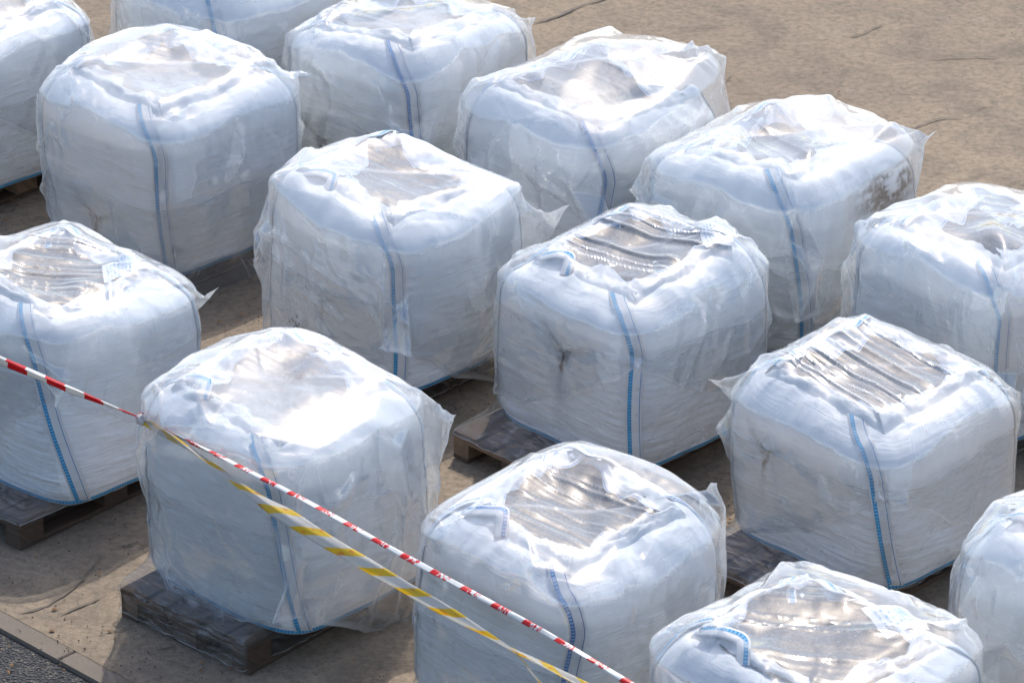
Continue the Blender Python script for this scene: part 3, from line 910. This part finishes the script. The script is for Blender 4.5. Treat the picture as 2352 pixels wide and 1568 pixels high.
            rows.append(np.stack([ux * rb, uy * rb, z + 0 * ux], -1)); UVr.append(np.stack([phi / 6.283 * 4, z + 0 * phi], -1))
        Vw = np.array(rows).reshape(-1, 3)
        pg, zg = np.meshgrid(phi, np.linspace(0, 1, nr_))
        cw = sstep(.62, .95, ridge(np.cos(pg) * 9 + zg * 6, np.sin(pg) * 9 - zg * 3, zg * 16, seed + 65)) * .55
        cw[:2] = .8; cw[-2:] = .8
        link_mesh('stretch_wrap', Vw, grid_faces(nr_, nu, True), M['wrap'], tagroot, np.array(UVr).reshape(-1, 2), {'crease': cw})
    # the cover
    cv = dict(C=4.5, L=1.15, axis=R(-45), bridge=0.)
    cv.update(cfg.get('cover', {}))
    cling = cv.pop('cling', .75); cv_fold = cv.pop('fold', 1.0)
    pins = []
    for q_ in cfg.get('ears', (None, None)):
        if q_ is None: pins.append(None); continue
        wv = at_y(q_[0], q_[1], c[1] + (q_[2] if len(q_) > 2 else 0)) - np.array([c[0], c[1], PAL])
        pins.append(np.array([wv[0] * math.cos(rot) + wv[1] * math.sin(rot), -wv[0] * math.sin(rot) + wv[1] * math.cos(rot), wv[2]]))
    cv['pins'] = tuple(pins)
    pleat = cv.pop('pleat', .45); kindc = cv.pop('mat', 'cover'); stain = cv.pop('stain', ()); gather = cv.pop('gather', None)
    beta = cv.pop('tent', .55); fb = cv.pop('fb', .9); fs_ = cv.pop('fsize', .19)
    hm.tent(beta, [p for p in pins if p is not None], seed + 5, lim=cfg.get('lim', .16))
    P = simulate_cover(s, hm, seed=seed + 11, **cv)
    P = smooth_grid(P, 1)
    # the film clings to the sides below the shoulder
    r = s.rho(P[..., 0], P[..., 1]); Rr = s.Rf(P[..., 0], P[..., 1], P[..., 2]) + .022
    wgt = sstep(s.Hs + .10, s.Hs - .12, P[..., 2]) * (r > Rr)
    ex = r - Rr
    for pn in pins:
        if pn is not None: wgt = wgt * (1 - np.exp(-((P - pn) ** 2).sum(-1) / .06))
    rn = Rr + ex * (1 - wgt * (1 - cling))
    kk = np.where(r > Rr, rn / np.maximum(r, .05), 1)
    P[..., 0] *= kk; P[..., 1] *= kk
    P = facet(P, cv['C'], cv['L'], fs_, seed + 21, fb, .012 if kindc == 'clearcover' else .02)
    for pn in pins:
        if pn is not None:
            g_ = np.exp(-((P - pn) ** 2).sum(-1) / .035)
            for ax_ in range(3): P[..., ax_] += g_ * .014 * ridge(P[..., 0] * 9, P[..., 1] * 9, P[..., 2] * 9, seed + 50 + ax_, 2)
    # long sharp folds running through the slack
    uu = np.linspace(0, cv['C'], P.shape[1], endpoint=False)[None] * 1.0; vv = np.linspace(0, cv['L'], P.shape[0])[:, None]
    th = uu / cv['C'] * 2 * np.pi; cu, su = np.cos(th) * cv['C'] / 6.28, np.sin(th) * cv['C'] / 6.28
    def fold(kx, kv, sk, sd):
        q = 1 - np.abs(vnoise(cu * kx + vv * sk, su * kx - vv * sk * .7, vv * kv, sd)) * 2.6
        return np.maximum(q, 0) ** 3
    am = fold(7, 1.2, 1.5, seed + 31) * .016 + fold(5, 1.0, -4.0, seed + 32) * .016 + fold(15, 3, 3, seed + 33) * .005
    am = am * sstep(-.3, .5, vnoise(cu * 3, su * 3, vv * 3, seed + 34)) * cv_fold
    am[0] = 0
    wside = sstep(s.Hs + .12, s.Hs - .05, P[..., 2]); hr = np.maximum(np.hypot(P[..., 0], P[..., 1]), .1)
    P[..., 0] += am * wside * P[..., 0] / hr; P[..., 1] += am * wside * P[..., 1] / hr; P[..., 2] += am * (1 - wside)
    # keep it outside the bag
    r = s.rho(P[..., 0], P[..., 1]); Rr = s.Rf(P[..., 0], P[..., 1], P[..., 2]) + .020
    zt_ = hm.at(P[..., 0], P[..., 1]) + .008
    ins_ = (r < Rr) & (P[..., 2] < zt_)
    sd_ = ins_ & ((Rr - r) * s.a < zt_ - P[..., 2])
    kk = np.where(sd_, Rr / np.maximum(r, .05), 1); P[..., 0] *= kk; P[..., 1] *= kk
    P[..., 2] = np.where(ins_ & ~sd_, zt_, P[..., 2])
    P = smooth_grid(P, 1)
    X, Y = P[..., 0], P[..., 1]
    if pleat:
        pang = cfg.get('pang', .08 + .5 * math.sin(seed))
        r = s.rho(X, Y); mask = (1 - sstep(.45, .78, r)) * (P[..., 2] > s.H - .2)
        ridges_ = (1 - np.abs(vnoise(X * 17 * math.cos(pang) + Y * 17 * math.sin(pang), (Y * math.cos(pang) - X * math.sin(pang)) * .5, 0, seed)) * 1.6)
        for _ in range(22 if cv.get('bridge', 0) else 12):      # stretched tight before it pleats
            Zs = P[..., 2].copy(); Zs[1:-1] = (P[2:, :, 2] + P[:-2, :, 2]) / 2; Zs = .5 * Zs + .25 * (np.roll(Zs, 1, 1) + np.roll(Zs, -1, 1))
            P[..., 2] += (Zs - P[..., 2]) * mask
        P[..., 2] += mask * pleat * np.maximum(ridges_, 0) ** 4 * .015
        P[..., 2] += mask * pleat * np.maximum(1 - np.abs(vnoise(X * 24 * math.cos(pang) + Y * 24 * math.sin(pang), (Y * math.cos(pang) - X * math.sin(pang)) * .8, 0, seed + 4)) * 1.6, 0) ** 3 * .005
    if gather is not None:
        gp = np.array(gather[:3]); rad = gather[3]
        d = P - gp; l = np.sqrt((d ** 2).sum(-1, keepdims=True))
        P = gp + d * sstep(-.25, 1, l / rad) ** .6 if False else P - d * np.exp(-(l / rad) ** 2) * .85
    nv, nu, _ = P.shape
    dirt = np.zeros((nv, nu))
    for (sx, sy, sr) in stain:
        dirt = np.maximum(dirt, np.exp(-(((X - sx) ** 2 + (Y - sy) ** 2) / sr ** 2)) * (P[..., 2] > s.Hs))
    lap = np.zeros((nv, nu))
    for st_ in (1, 2):
        A_ = P[2 * st_:] + P[:-2 * st_] - 2 * P[st_:-st_]; lap[st_:-st_] += np.linalg.norm(A_, axis=-1) / st_
        lap += np.linalg.norm(np.roll(P, st_, 1) + np.roll(P, -st_, 1) - 2 * P, axis=-1) / st_
    crease = sstep(.004, .018, lap) * .6
    crease[-2:] = 1; crease[-3] = .5; crease[0] = .8; crease[1] = .5
    for q_ in (0, nu // 2): crease[:, q_] = np.maximum(crease[:, q_], .35)
    hv = np.linspace(0, 1, nv)[:, None] * cv['L']; hu = np.linspace(0, 1, nu)[None] * cv['C']
    U = np.stack([hu + 0 * hv, hv + 0 * hu], -1).reshape(-1, 2)
    o = link_mesh('plastic_cover', P.reshape(-1, 3), grid_faces(nv, nu, True), M[kindc], tagroot, U, {'dirt': dirt, 'crease': crease})
    # pallet
    prot = rot + R(cfg.get('prot', 0))
    pc = c + np.array([math.cos(rot) * pox - math.sin(rot) * poy, math.sin(rot) * pox + math.cos(rot) * poy])
    pr = empty('wooden_pallet', (pc[0], pc[1], 0), prot)
    tag(pr, cfg['plabel'], 'pallet', 'wooden pallets under the bags')
    pallet_parts(pr, M[cfg.get('wood', 'wood')], M['wooddark'])
    rl = np.random.RandomState(seed + 500); lx, ly = rl.uniform(-.055, .055, 2)
    for ch in col.objects:
        if ch.parent is tagroot:
            me = ch.data; n_ = len(me.vertices); co_ = np.empty(n_ * 3, np.float32); me.vertices.foreach_get('co', co_); co_ = co_.reshape(-1, 3)
            zz_ = np.clip(co_[:, 2] - .03, 0, 2); co_[:, 0] += lx * zz_; co_[:, 1] += ly * zz_
            me.vertices.foreach_set('co', co_.ravel()); me.update()
    return tagroot, c

BAGS = {}
BAGS['F'] = dict(lim=.22, wood='wooddark', ears=((1068, 942), (330, 958)), px=(670, 770), dh=.09, seed=3, rot=47, shift=(0, .03), prot=2, palw=(-1.07, 17.27), label='bag at lower left tied with red barrier tape, dust smear on its milky cover', plabel='film-wrapped pallet under the bag that the barrier tape is tied to',
    dirt=[('L', -.34, .40, .05, .07)], drift=9, open=0, wrap=(.5, 'pallet'), pal=(-.03, .0), flare=.2,
    cover=dict(tent=.9, fold=1.4, pleat=.2, fsize=.23, C=4.65, pullk=.12, cling=.95, L=1.20, axis=R(-45), stain=[(.06, -.04, .11)]), lump=1.0, dip=.12)
BAGS['L'] = dict(wood='wooddark', ears=((518, 668), None), px=(165, 530), dh=.04, seed=14, rot=47, label='bag cut by the left edge, short puckered cover over a printed fabric roll', plabel='pallet cut by the left edge, front block wrapped in film',
    drift=13, open=.62, wrap=(.62, 'deck'), pouch=(.22, -.20, .9, .22, .16), pal=(-.10, -.02), flare=.12,
    cover=dict(C=4.15, L=.88, axis=R(-45), pleat=1.0, mat='clearcover', stain=[(-.1, .0, .16)]))
BAGS['J'] = dict(ears=((1740, 585), None), px=(1446, 480), dh=0, seed=21, rot=45, pang=.10, label='middle bag with dirty Y-shaped fold on its side and pleated clear top', plabel='bare wooden pallet whose corner juts out left of the middle bag',
    dirt=[('L', .02, .50, .075, .11)], drift=0, open=.62, wrap=(.66, 'deck'), pouch=(.30, -.26, .9, .24, .14), pal=(-.15, .06), flare=.14,
    cover=dict(C=4.1, L=.84, axis=R(-45), bridge=1., pleat=1.3, mat='clearcover'))
BAGS['K'] = dict(wood='wooddark', ears=((2340, 905), (1634, 876)), px=(2002, 745), dh=-.07, seed=35, rot=46, label='bag with ribbed film over grey filling and crumpled film ear at its left', plabel='pallet showing between two bags below the ribbed-top bag',
    dirt=[('L', -.22, .48, .055, .09)], drift=9, open=.6, wrap=(.64, 'deck'), pang=-.12, pal=(-.22, .0), flare=.22,
    cover=dict(C=4.2, L=.84, axis=R(-45), bridge=1., pleat=1.5, mat='clearcover'))
BAGS['E'] = dict(wood='wooddark', ears=((1620, 1110), None), px=(1290, 1045), dh=.02, seed=47, rot=44, label='front bag crossed by both tapes, grey filling seen through its clear top', plabel='pallet hidden under the front bag crossed by both tapes',
    web='web_navy', drift=-5, open=.6, wrap=(.4, 'pallet'), pal=(0, 0),
    cover=dict(C=4.25, L=1.28, axis=R(-45), mat='clearcover', bridge=0.))
BAGS['G'] = dict(ears=((2230, 1408), (1560, 1480)), px=(1868, 1318), dh=.0, seed=52, rot=46, label='bag cut by the bottom edge, large grey filling and blurred blue print under film', plabel='pallet under the bag cut by the bottom edge',
    drift=4, open=.7, wrap=(.5, 'deck'), pouch=(.36, -.12, 1.2, .22, .2), pal=(0, 0), dip=.14,
    cover=dict(C=4.3, L=1.0, axis=R(-45), mat='clearcover', stain=[(0, 0, .12)]))
BAGS['M'] = dict(lim=.22, ears=(None, (2290, 1190)), px=(2520, 1095), dh=.0, seed=66, rot=45, label='bag cut by the right edge with loose cover skirt hanging at its side', plabel='pallet under the bag cut by the right edge low down',
    drift=0, open=0, pal=(0, 0), dirt=[('L', .15, .22, .05, .05)],
    cover=dict(tent=.9, fold=1.4, pleat=.2, fsize=.23, C=4.75, pullk=.12, cling=.95, L=1.25, axis=R(-45)))
BAGS['A'] = dict(lim=.22, wood='wooddark', ears=((718, 165), (100, 380)), px=(402, 72), dh=.05, seed=71, rot=46, label='upper left bag under long milky cover with reddish tear low on its side', plabel='dark pallet under the upper left milky-covered bag',
    dirt=[('L', -.02, .22, .09, .12)], drift=2, open=0, wrap=(.4, 'pallet'), pal=(0, 0), a=.54,
    cover=dict(tent=.9, fold=1.4, pleat=.2, fsize=.23, C=4.65, pullk=.12, cling=.95, L=1.38, axis=R(-45), puff=.16))
BAGS['D'] = dict(lim=.22, wood='wooddark', ears=((1316, 468), (602, 512)), px=(918, 305), dh=.05, seed=88, rot=46, label='bag with speckled mould low on its side and wide ear of film at right', plabel='film-wrapped pallet behind the tape-tied bag',
    dirt=[('L', -.02, .38, .05, .07)], drift=-2, open=.6, wrap=(.5, 'pallet'), pal=(.02, 0), longflap=(2,), mould=(-.16, .17, 85),
    cover=dict(tent=.9, fold=1.4, pleat=.2, fsize=.23, C=4.75, pullk=.12, cling=.95, L=1.06, axis=R(-45), puff=.1, mat='cover', stain=[(.05, .1, .06)]))
BAGS['H'] = dict(lim=.22, ears=((2172, 300), (1458, 440)), px=(1803, 235), dh=.06, seed=93, rot=50, label='bag beside the open concrete with dark sooty smear along its right shoulder', plabel='pallet under the bag with the sooty shoulder',
    drift=4, open=.45, wrap=(.5, 'bag'), pal=(0, 0), bumps=((.25, .22, .09, .07),), dirt=[('S', .20, .74, .26, .10)],
    cover=dict(tent=.9, fold=1.4, pleat=.2, fsize=.23, C=4.70, pullk=.12, cling=.95, L=1.12, axis=R(-45), puff=.14, stain=[(-.12, .12, .12)]))
BAGS['C'] = dict(ears=((1650, 125), (1066, 290)), px=(1352, 112), dh=.02, seed=104, rot=48, label='bag with tall peaked cover and sharp film ear against the bare concrete', plabel='pallet under the bag with the peaked cover',
    web='web_navy', drift=-8, open=0, pal=(0, 0), bumps=((.24, .20, .17, .05), (.42, -.34, .10, .04)), a=.535, lim=.3, dip=.13,
    cover=dict(tent=.9, fold=1.4, pleat=.2, C=4.75, pullk=.12, cling=.95, L=1.05, fsize=.19, axis=R(-45), puff=.2))
BAGS['B'] = dict(lim=.22, ears=((1243, 42), (740, 70)), px=(950, -45), dh=.04, seed=119, rot=50, label='bag at the top centre with crumpled clear cover and navy stitched seam', plabel='pallet under the bag at the top centre',
    web='web_navy', drift=0, open=0, pal=(0, 0), wrap=(.45, 'bag'), dirt=[('L', -.2, .28, .07, .09)],
    cover=dict(tent=.9, fold=1.4, pleat=.2, C=4.70, pullk=.12, cling=.95, L=1.15, fsize=.18, axis=R(-45), puff=.16, mat='clearcover'))
BAGS['I'] = dict(lim=.22, ears=(None, (1985, 520)), px=(2262, 415), dh=.03, seed=127, rot=46, label='upper bag cut by the right edge, dark hollow visible under its cover', plabel='pallet under the upper bag cut by the right edge',
    drift=0, open=.5, pal=(0, 0), wrap=(.4, 'pallet'), dip=.13,
    cover=dict(tent=.9, fold=1.4, pleat=.2, fsize=.23, C=4.65, pullk=.12, cling=.95, L=1.15, axis=R(-45), puff=.14, stain=[(.1, -.05, .1)]))
BAGS['P'] = dict(px=(530, -165), dh=.04, seed=131, rot=45, label='bag cut by the top edge showing only its stitched front and cyan seam', plabel='pallet under the bag cut by the top edge',
    drift=2, open=0, pal=(0, 0), wrap=(.5, 'bag'),
    cover=dict(C=4.35, L=.95, axis=R(-45)))
BAGS['Q'] = dict(px=(-48, -82), dh=.04, seed=143, rot=46, label='bag in the top left corner with glossy creased cover and bare shaded side', plabel='pallet under the bag in the top left corner',
    drift=2, open=0, pal=(0, 0), wrap=(.5, 'bag'),
    cover=dict(C=4.2, L=.85, axis=R(-45), mat='clearcover'))

random.seed(5)
centres = {}
for k_, cfg in BAGS.items():
    root, c = make_bag(k_, cfg); centres[k_] = c
print({k: tuple(np.round(v, 2)) for k, v in centres.items()})

# ------------------------------------------------------------------ ground
def plane(name, pts, z, mat):
    return link_mesh(name, [(x, y, z) for x, y in pts], [tuple(range(len(pts)))], mat, smooth=False)
K0 = at_z(0, 1400, 0)[:2]; K1 = at_z(300, 1563, 0)[:2]
kd = (K1 - K0) / np.linalg.norm(K1 - K0); kn = np.array([kd[1], -kd[0]])
if kn[1] > 0: kn = -kn
A0 = at_z(0, 1441, 0)[:2]; kw = abs(np.dot(A0 - K0, kn))
def kp(t, w): return K0 + kd * t + kn * w
# concrete yard: dense enough for a gently uneven surface
xs = np.linspace(-9, 9, 220); ys = np.linspace(11, 33, 260)
gx, gy = np.meshgrid(xs, ys)
dist = (gx - K0[0]) * kn[0] + (gy - K0[1]) * kn[1]
far = link_mesh('concrete_yard', [(-400, K0[1] - 1, -.03), (400, K0[1] - 1, -.03), (400, 900, -.03), (-400, 900, -.03)], [(0, 1, 2, 3)], M['concrete'], smooth=False)
corn = [kp(-30, 0), kp(30, 0), kp(30, 0) - kn * 60, kp(-30, 0) - kn * 60]
bpy.data.objects.remove(far)
nA, nB = 400, 400
a_, b_ = np.meshgrid(np.linspace(-14, 18, nA), np.concatenate([np.linspace(0, 22, nB - 1), [400]]))
X = K0[0] + kd[0] * a_ - kn[0] * b_; Y = K0[1] + kd[1] * a_ - kn[1] * b_
Zg = fbm(X * .8, Y * .8, 0, 401, 3) * .006 - .006
Zg *= sstep(0, .6, b_)
Zg = np.minimum(Zg, 0)
yard = link_mesh('concrete_yard', np.stack([X, Y, Zg], -1).reshape(-1, 3), grid_faces(nB, nA), M['concrete'], None, np.stack([X, Y], -1).reshape(-1, 2))
tag(yard, kind='structure')
outer = link_mesh('ground', [(-500, -300, -.16), (500, -300, -.16), (500, 900, -.16), (-500, 900, -.16)], [(0, 1, 2, 3)], M['concrete'], smooth=False); tag(outer, kind='structure')
# kerb stones
t = -14.0; V = []; F = []
jj = at_z(178, 1492, 0)[:2]; tj = float(np.dot(jj - K0, kd))
t = tj - 15
while t < 18:
    g = .004
    q = [kp(t + g, .002), kp(t + 1 - g, .002), kp(t + 1 - g, kw), kp(t + g, kw)]
    b = len(V)
    for z, ins in ((-.16, 0), (-.006, 0), (.0, .006)):
        cc = sum(q) / 4
        for p_ in q:
            dd = cc - p_; V.append((*(p_ + dd / np.linalg.norm(dd) * ins), z))
    for k in (0, 4):
        for i in range(4):
            j = (i + 1) % 4; F.append((b + k + i, b + k + j, b + k + 4 + j, b + k + 4 + i))
    F.append((b + 8, b + 9, b + 10, b + 11))
    t += 1.0
kerb = link_mesh('kerb', V, F, M['kerb'], smooth=False); tag(kerb, kind='structure')
na, nb = 200, 80
a_, b_ = np.meshgrid(np.linspace(-14, 18, na), np.linspace(kw + .004, kw + 8, nb))
X = K0[0] + kd[0] * a_ + kn[0] * b_; Y = K0[1] + kd[1] * a_ + kn[1] * b_
asp = link_mesh('asphalt_road', np.stack([X, Y, -.022 + fbm(X * 9, Y * 9, 0, 5, 2) * .004], -1).reshape(-1, 3), grid_faces(nb, na), M['asphalt'], None, np.stack([X, Y], -1).reshape(-1, 2)); tag(asp, kind='structure')

# cracks: thin jagged ribbons lying on the slab
def crack(pts, w, seed):
    rs = np.random.RandomState(seed)
    P = np.array([at_z(px, py, 0)[:2] for px, py in pts])
    s_ = np.concatenate([[0], np.cumsum(np.linalg.norm(np.diff(P, axis=0), axis=1))])
    n = max(8, int(s_[-1] / .018)); q = np.linspace(0, s_[-1], n)
    C_ = np.stack([np.interp(q, s_, P[:, 0]), np.interp(q, s_, P[:, 1])], -1)
    T = np.gradient(C_, axis=0); T /= np.linalg.norm(T, axis=1, keepdims=True); Nn = np.stack([-T[:, 1], T[:, 0]], -1)
    C_ = C_ + Nn * (vnoise(q * 7, q * 0, 0, seed) * .018 + vnoise(q * 30, q * 0, 0, seed + 1) * .006)[:, None]
    ww = w * (.35 + .65 * np.abs(vnoise(q * 11, q * 0 + 3, 0, seed + 2)) * 1.6) * np.sin(np.linspace(.12, math.pi - .12, n)) ** .4
    ww = ww * np.where(vnoise(q * 5, q * 0 + 9, 0, seed + 6) > -.55, 1, .1)
    A = C_ + Nn * ww[:, None] * .5; B = C_ - Nn * ww[:, None] * .5
    ww = ww * .24
    V = np.concatenate([np.c_[A, np.full(n, .0035)], np.c_[B, np.full(n, .0035)]])
    F = [(i, i + 1, n + i + 1, n + i) for i in range(n - 1)]
    return V, np.array(F)
CR = [([(40, 1418), (110, 1385), (165, 1350), (215, 1305), (235, 1285)], .020), ([(110, 1428), (170, 1400), (240, 1370), (290, 1350)], .014),
      ([(240, 1510), (330, 1497), (400, 1480)], .009), ([(232, 1462), (275, 1448), (300, 1440)], .006), ([(262, 1262), (320, 1250)], .008),
      ([(1225, 55), (1290, 35), (1360, 5), (1420, -20)], .022), ([(1660, 190), (1690, 170), (1720, 150)], .014), ([(1930, 85), (1975, 80), (2030, 55)], .015),
      ([(2080, 300), (2160, 275), (2230, 268)], .010), ([(2130, 140), (2180, 132), (2290, 130)], .012), ([(2240, 250), (2300, 235)], .008),
      ([(1560, 70), (1640, 60), (1700, 64)], .006), ([(2000, 200), (2060, 215), (2110, 212)], .006), ([(1900, 30), (1990, 22)], .006)]
V = []; F = []; b = 0
for i, (pts, w) in enumerate(CR):
    v, f = crack(pts, w, 300 + i * 3); V.append(v); F.append(f + b); b += len(v)
ck = link_mesh('ground_cracks', np.concatenate(V), np.concatenate(F), M['crack'], smooth=False); tag(ck, kind='structure')

# leaf scraps and grit lying about
rs = np.random.RandomState(12)
def scatter(name, n, size, mat, boxes):
    V = []; F = []
    for i in range(n):
        bx = boxes[rs.randint(len(boxes))]
        if bx[1] < 100 and rs.rand() < .75: bx = boxes[0]
        p = at_z(rs.uniform(bx[0], bx[2]), rs.uniform(bx[1], bx[3]), 0)
        sz = size * rs.uniform(.4, 1.5); a = rs.uniform(0, 6.28); k = len(V)
        m = 6; h = .006 + sz * .2
        for j in range(m):
            t_ = j / m * 6.283; r_ = sz * rs.uniform(.6, 1) * (1 if j % 3 == 0 else .55)
            V.append((p[0] + r_ * math.cos(t_ + a), p[1] + r_ * math.sin(t_ + a), .004 + rs.uniform(0, h * .5)))
        V.append((p[0], p[1], .004 + h))
        for j in range(m): F.append((k + j, k + (j + 1) % m, k + m))
    o = link_mesh(name, V, F, mat, smooth=False); tag(o, kind='stuff'); return o
gb = [(0, 1180, 330, 1560), (480, 650, 600, 800), (1000, 880, 1140, 1080), (1200, 0, 2352, 160), (1640, 60, 2352, 420), (1580, 1080, 1680, 1240), (0, 430, 90, 560), (300, 1500, 900, 1568)]
tag(scatter('grit', 300, .0065, M['debris'], gb), 'dark grit and small scraps scattered over the concrete', 'debris')
tag(scatter('leaf_litter', 46, .017, M['leaf'], gb + [(0, 1400, 120, 1568)]), 'small dry brown leaf scraps lying on the ground', 'leaf litter')

# ------------------------------------------------------------------ barrier tapes
def tape(name, pts, width, mat, label, cat, parent=None, twist=0., nc=9, fold=.35, seed=0, phase=0., v0=0.):
    P = np.array([at_y(px, py, y) for px, py, y in pts])
    s_ = np.concatenate([[0], np.cumsum(np.linalg.norm(np.diff(P, axis=0), axis=1))])
    n = int(s_[-1] / .008) + 2; q = np.linspace(0, s_[-1], n)
    # smooth interpolation
    C_ = np.stack([np.interp(q, s_, P[:, i]) for i in range(3)], -1)
    for _ in range(20): C_[1:-1] = C_[1:-1] * .5 + (C_[:-2] + C_[2:]) * .25
    T = np.gradient(C_, axis=0); T /= np.linalg.norm(T, axis=1, keepdims=True)
    up = np.array([0, -.45, .9]); up = up / np.linalg.norm(up)
    S = np.cross(T, np.cross(up[None], T)); S /= np.linalg.norm(S, axis=1, keepdims=True)
    B = np.cross(T, S)
    tw = phase + twist * q + .5 * vnoise(q * 2.5, q * 0, 0, seed)
    w = np.interp(q, np.linspace(0, s_[-1], len(width)), width) if hasattr(width, '__len__') else np.full(n, width)
    w = w * (1 + .18 * vnoise(q * 5, q * 0 + 4, 0, seed + 3))
    V = []; U = []
    for i in range(nc):
        f = i / (nc - 1) * 2 - 1
        lx = f * .5; lz = fold * (abs(f) ** 1.5 - .5) * .5 + .04 * np.sin(f * 5 + q * 9)
        cx_ = (lx * np.cos(tw) - lz * np.sin(tw)) * w; cz_ = (lx * np.sin(tw) + lz * np.cos(tw)) * w
        V.append(C_ + S * cx_[:, None] + B * cz_[:, None]); U.append(np.stack([np.full(n, (f + 1) / 2), q + v0], -1))
    V = np.array(V).transpose(1, 0, 2).reshape(-1, 3); U = np.array(U).transpose(1, 0, 2).reshape(-1, 2)
    o = link_mesh(name, V, grid_faces(n, nc), mat, parent, U)
    md = o.modifiers.new('thickness', 'SOLIDIFY'); md.thickness = .0008
    if label: tag(o, label, cat, 'barrier tapes tied to the front bag')
    return o
red1 = mat_tape('red_white_tape', (.62, .015, .02), .19, .5, False, slope=.2, tw=.3)
red2 = mat_tape('red_white_lettered_tape', (.62, .012, .012), .175, .40, True, slope=.12, tw=.12)
yel = mat_tape('yellow_white_tape', (.85, .66, .08), .205, .40, False, (.75, .33, .10), slope=.75, tw=.6)
cF = centres['F']
KY = cF[1] - .13
EY = 15.0
knot = at_y(326, 962, KY)
def yl(px):
    f = (px - 326) / (1500 - 326); return KY + (EY - KY) * f - .16 * math.sin(min(1, max(0, f)) * math.pi) ** .6
rt = tape('red_barrier_tape', [(-420, 612, KY - .2), (-80, 783, KY - .15), (0, 824, KY - .14), (150, 888, KY - .10), (326, 960, KY)], [.07, .07, .072, .068, .054, .014], red1, None, None, twist=.3, seed=1, fold=.6, phase=.2)
rt2 = tape('red_tape_run', [(326, 960, KY), (480, 1035, yl(480)), (640, 1115, yl(640)), (980, 1302, yl(980)), (1240, 1442, yl(1240)), (1470, 1580, yl(1470)), (1620, 1675, yl(1620)), (1960, 1885, yl(1960))],
           [.020, .034, .037, .032, .042, .050], red2, None, None, twist=.35, seed=4, fold=.9, phase=.1)
rt.parent = None
root = empty('barrier_tape', tuple(knot)); tag(root, 'red and white barrier tape stretched from the left edge to the bottom', 'barrier tape', 'barrier tapes tied to the front bag')
for o, nm in ((rt, 'striped_run'), (rt2, 'lettered_run')):
    o.name = nm; o.parent = root; o.matrix_parent_inverse = root.matrix_world.inverted()
    o.location = tuple(-knot)
# knot
def lump(name, c, r, mat, parent, seed):
    nu, nv = 24, 16
    u, v = np.meshgrid(np.linspace(0, 2 * np.pi, nu, endpoint=False), np.linspace(0, np.pi, nv))
    rr = r * (1 + .35 * ridge(np.cos(u) * 2, np.sin(u) * 2, v * 2, seed))
    V = np.stack([rr * np.sin(v) * np.cos(u), rr * np.sin(v) * np.sin(u), rr * np.cos(v)], -1).reshape(-1, 3) + np.array(c)
    return link_mesh(name, V, grid_faces(nv, nu, True), mat, parent, V[:, :2])
lump('knot', (0, 0, 0), .024, red1, root, 3)
root2 = empty('barrier_tape', tuple(knot)); tag(root2, 'yellow and white tape running below the red one from the same knot', 'barrier tape', 'barrier tapes tied to the front bag')
yt = tape('twisted_run', [(326, 964, KY - .01), (400, 1004, yl(400) - .02), (440, 1033, yl(440) - .02), (500, 1074, yl(500) - .02), (580, 1132, yl(580) - .03), (680, 1197, yl(680) - .04), (750, 1243, yl(750) - .04), (960, 1368, yl(960) - .04), (1180, 1493, yl(1180) - .04), (1330, 1568, yl(1330) - .04), (1480, 1640, yl(1480)), (1700, 1752, yl(1700))],
          [.040, .066, .062, .062, .050, .042, .050], yel, None, None, twist=1.6, seed=8, fold=.45)
yt2 = tape('loose_end', [(1184, 1494, yl(1186) - .05), (1212, 1530, yl(1200) - .07), (1262, 1590, yl(1230) - .09), (1290, 1640, yl(1240) - .1)], [.045, .062, .062], yel, None, None, twist=.4, seed=9, fold=.2, v0=.04)
for o in (yt, yt2): o.parent = root2; o.location = tuple(-knot)

# ------------------------------------------------------------------ light, sky, camera
w = bpy.data.worlds.new('World'); scene.world = w; w.use_nodes = True
nt = w.node_tree; bg = nt.nodes['Background']
sky = nt.nodes.new('ShaderNodeTexSky'); sky.sky_type = 'NISHITA'; sky.sun_disc = False
SUN_EL = 54; SUN_AZ = 12           # azimuth: degrees to the right of straight ahead (+Y)
sky.sun_elevation = R(SUN_EL); sky.sun_rotation = R(SUN_AZ)
sky.air_density = 1.0; sky.dust_density = 2.2; sky.ozone_density = .8
nt.links.new(sky.outputs[0], bg.inputs[0]); bg.inputs[1].default_value = .15
sl = bpy.data.lights.new('sun', 'SUN'); sl.energy = 2.35; sl.angle = R(.6); sl.color = (1, .95, .88)
so = bpy.data.objects.new('sun', sl); col.objects.link(so)
sd = Vector((math.sin(R(SUN_AZ)) * math.cos(R(SUN_EL)), math.cos(R(SUN_AZ)) * math.cos(R(SUN_EL)), math.sin(R(SUN_EL))))
so.rotation_euler = sd.to_track_quat('Z', 'Y').to_euler(); so.location = (4, 20, 25)
cam = bpy.data.cameras.new('camera'); co = bpy.data.objects.new('camera', cam); col.objects.link(co)
co.location = (0, 0, CAMZ); co.rotation_euler = (math.pi / 2 - PITCH, 0, 0)
cam.sensor_width = 36; cam.lens = FPX / 2352 * 36; cam.clip_end = 2000
cam.dof.use_dof = True; cam.dof.focus_distance = 20.2; cam.dof.aperture_fstop = 6.3
scene.camera = co
scene.view_settings.view_transform = 'Standard'; scene.view_settings.look = 'None'
scene.view_settings.exposure = .66; scene.view_settings.gamma = 1
cy = scene.cycles
cy.use_denoising = True; cy.transparent_max_bounces = 24; cy.max_bounces = 8; cy.sample_clamp_indirect = 6
cy.use_adaptive_sampling = True; cy.adaptive_threshold = .03
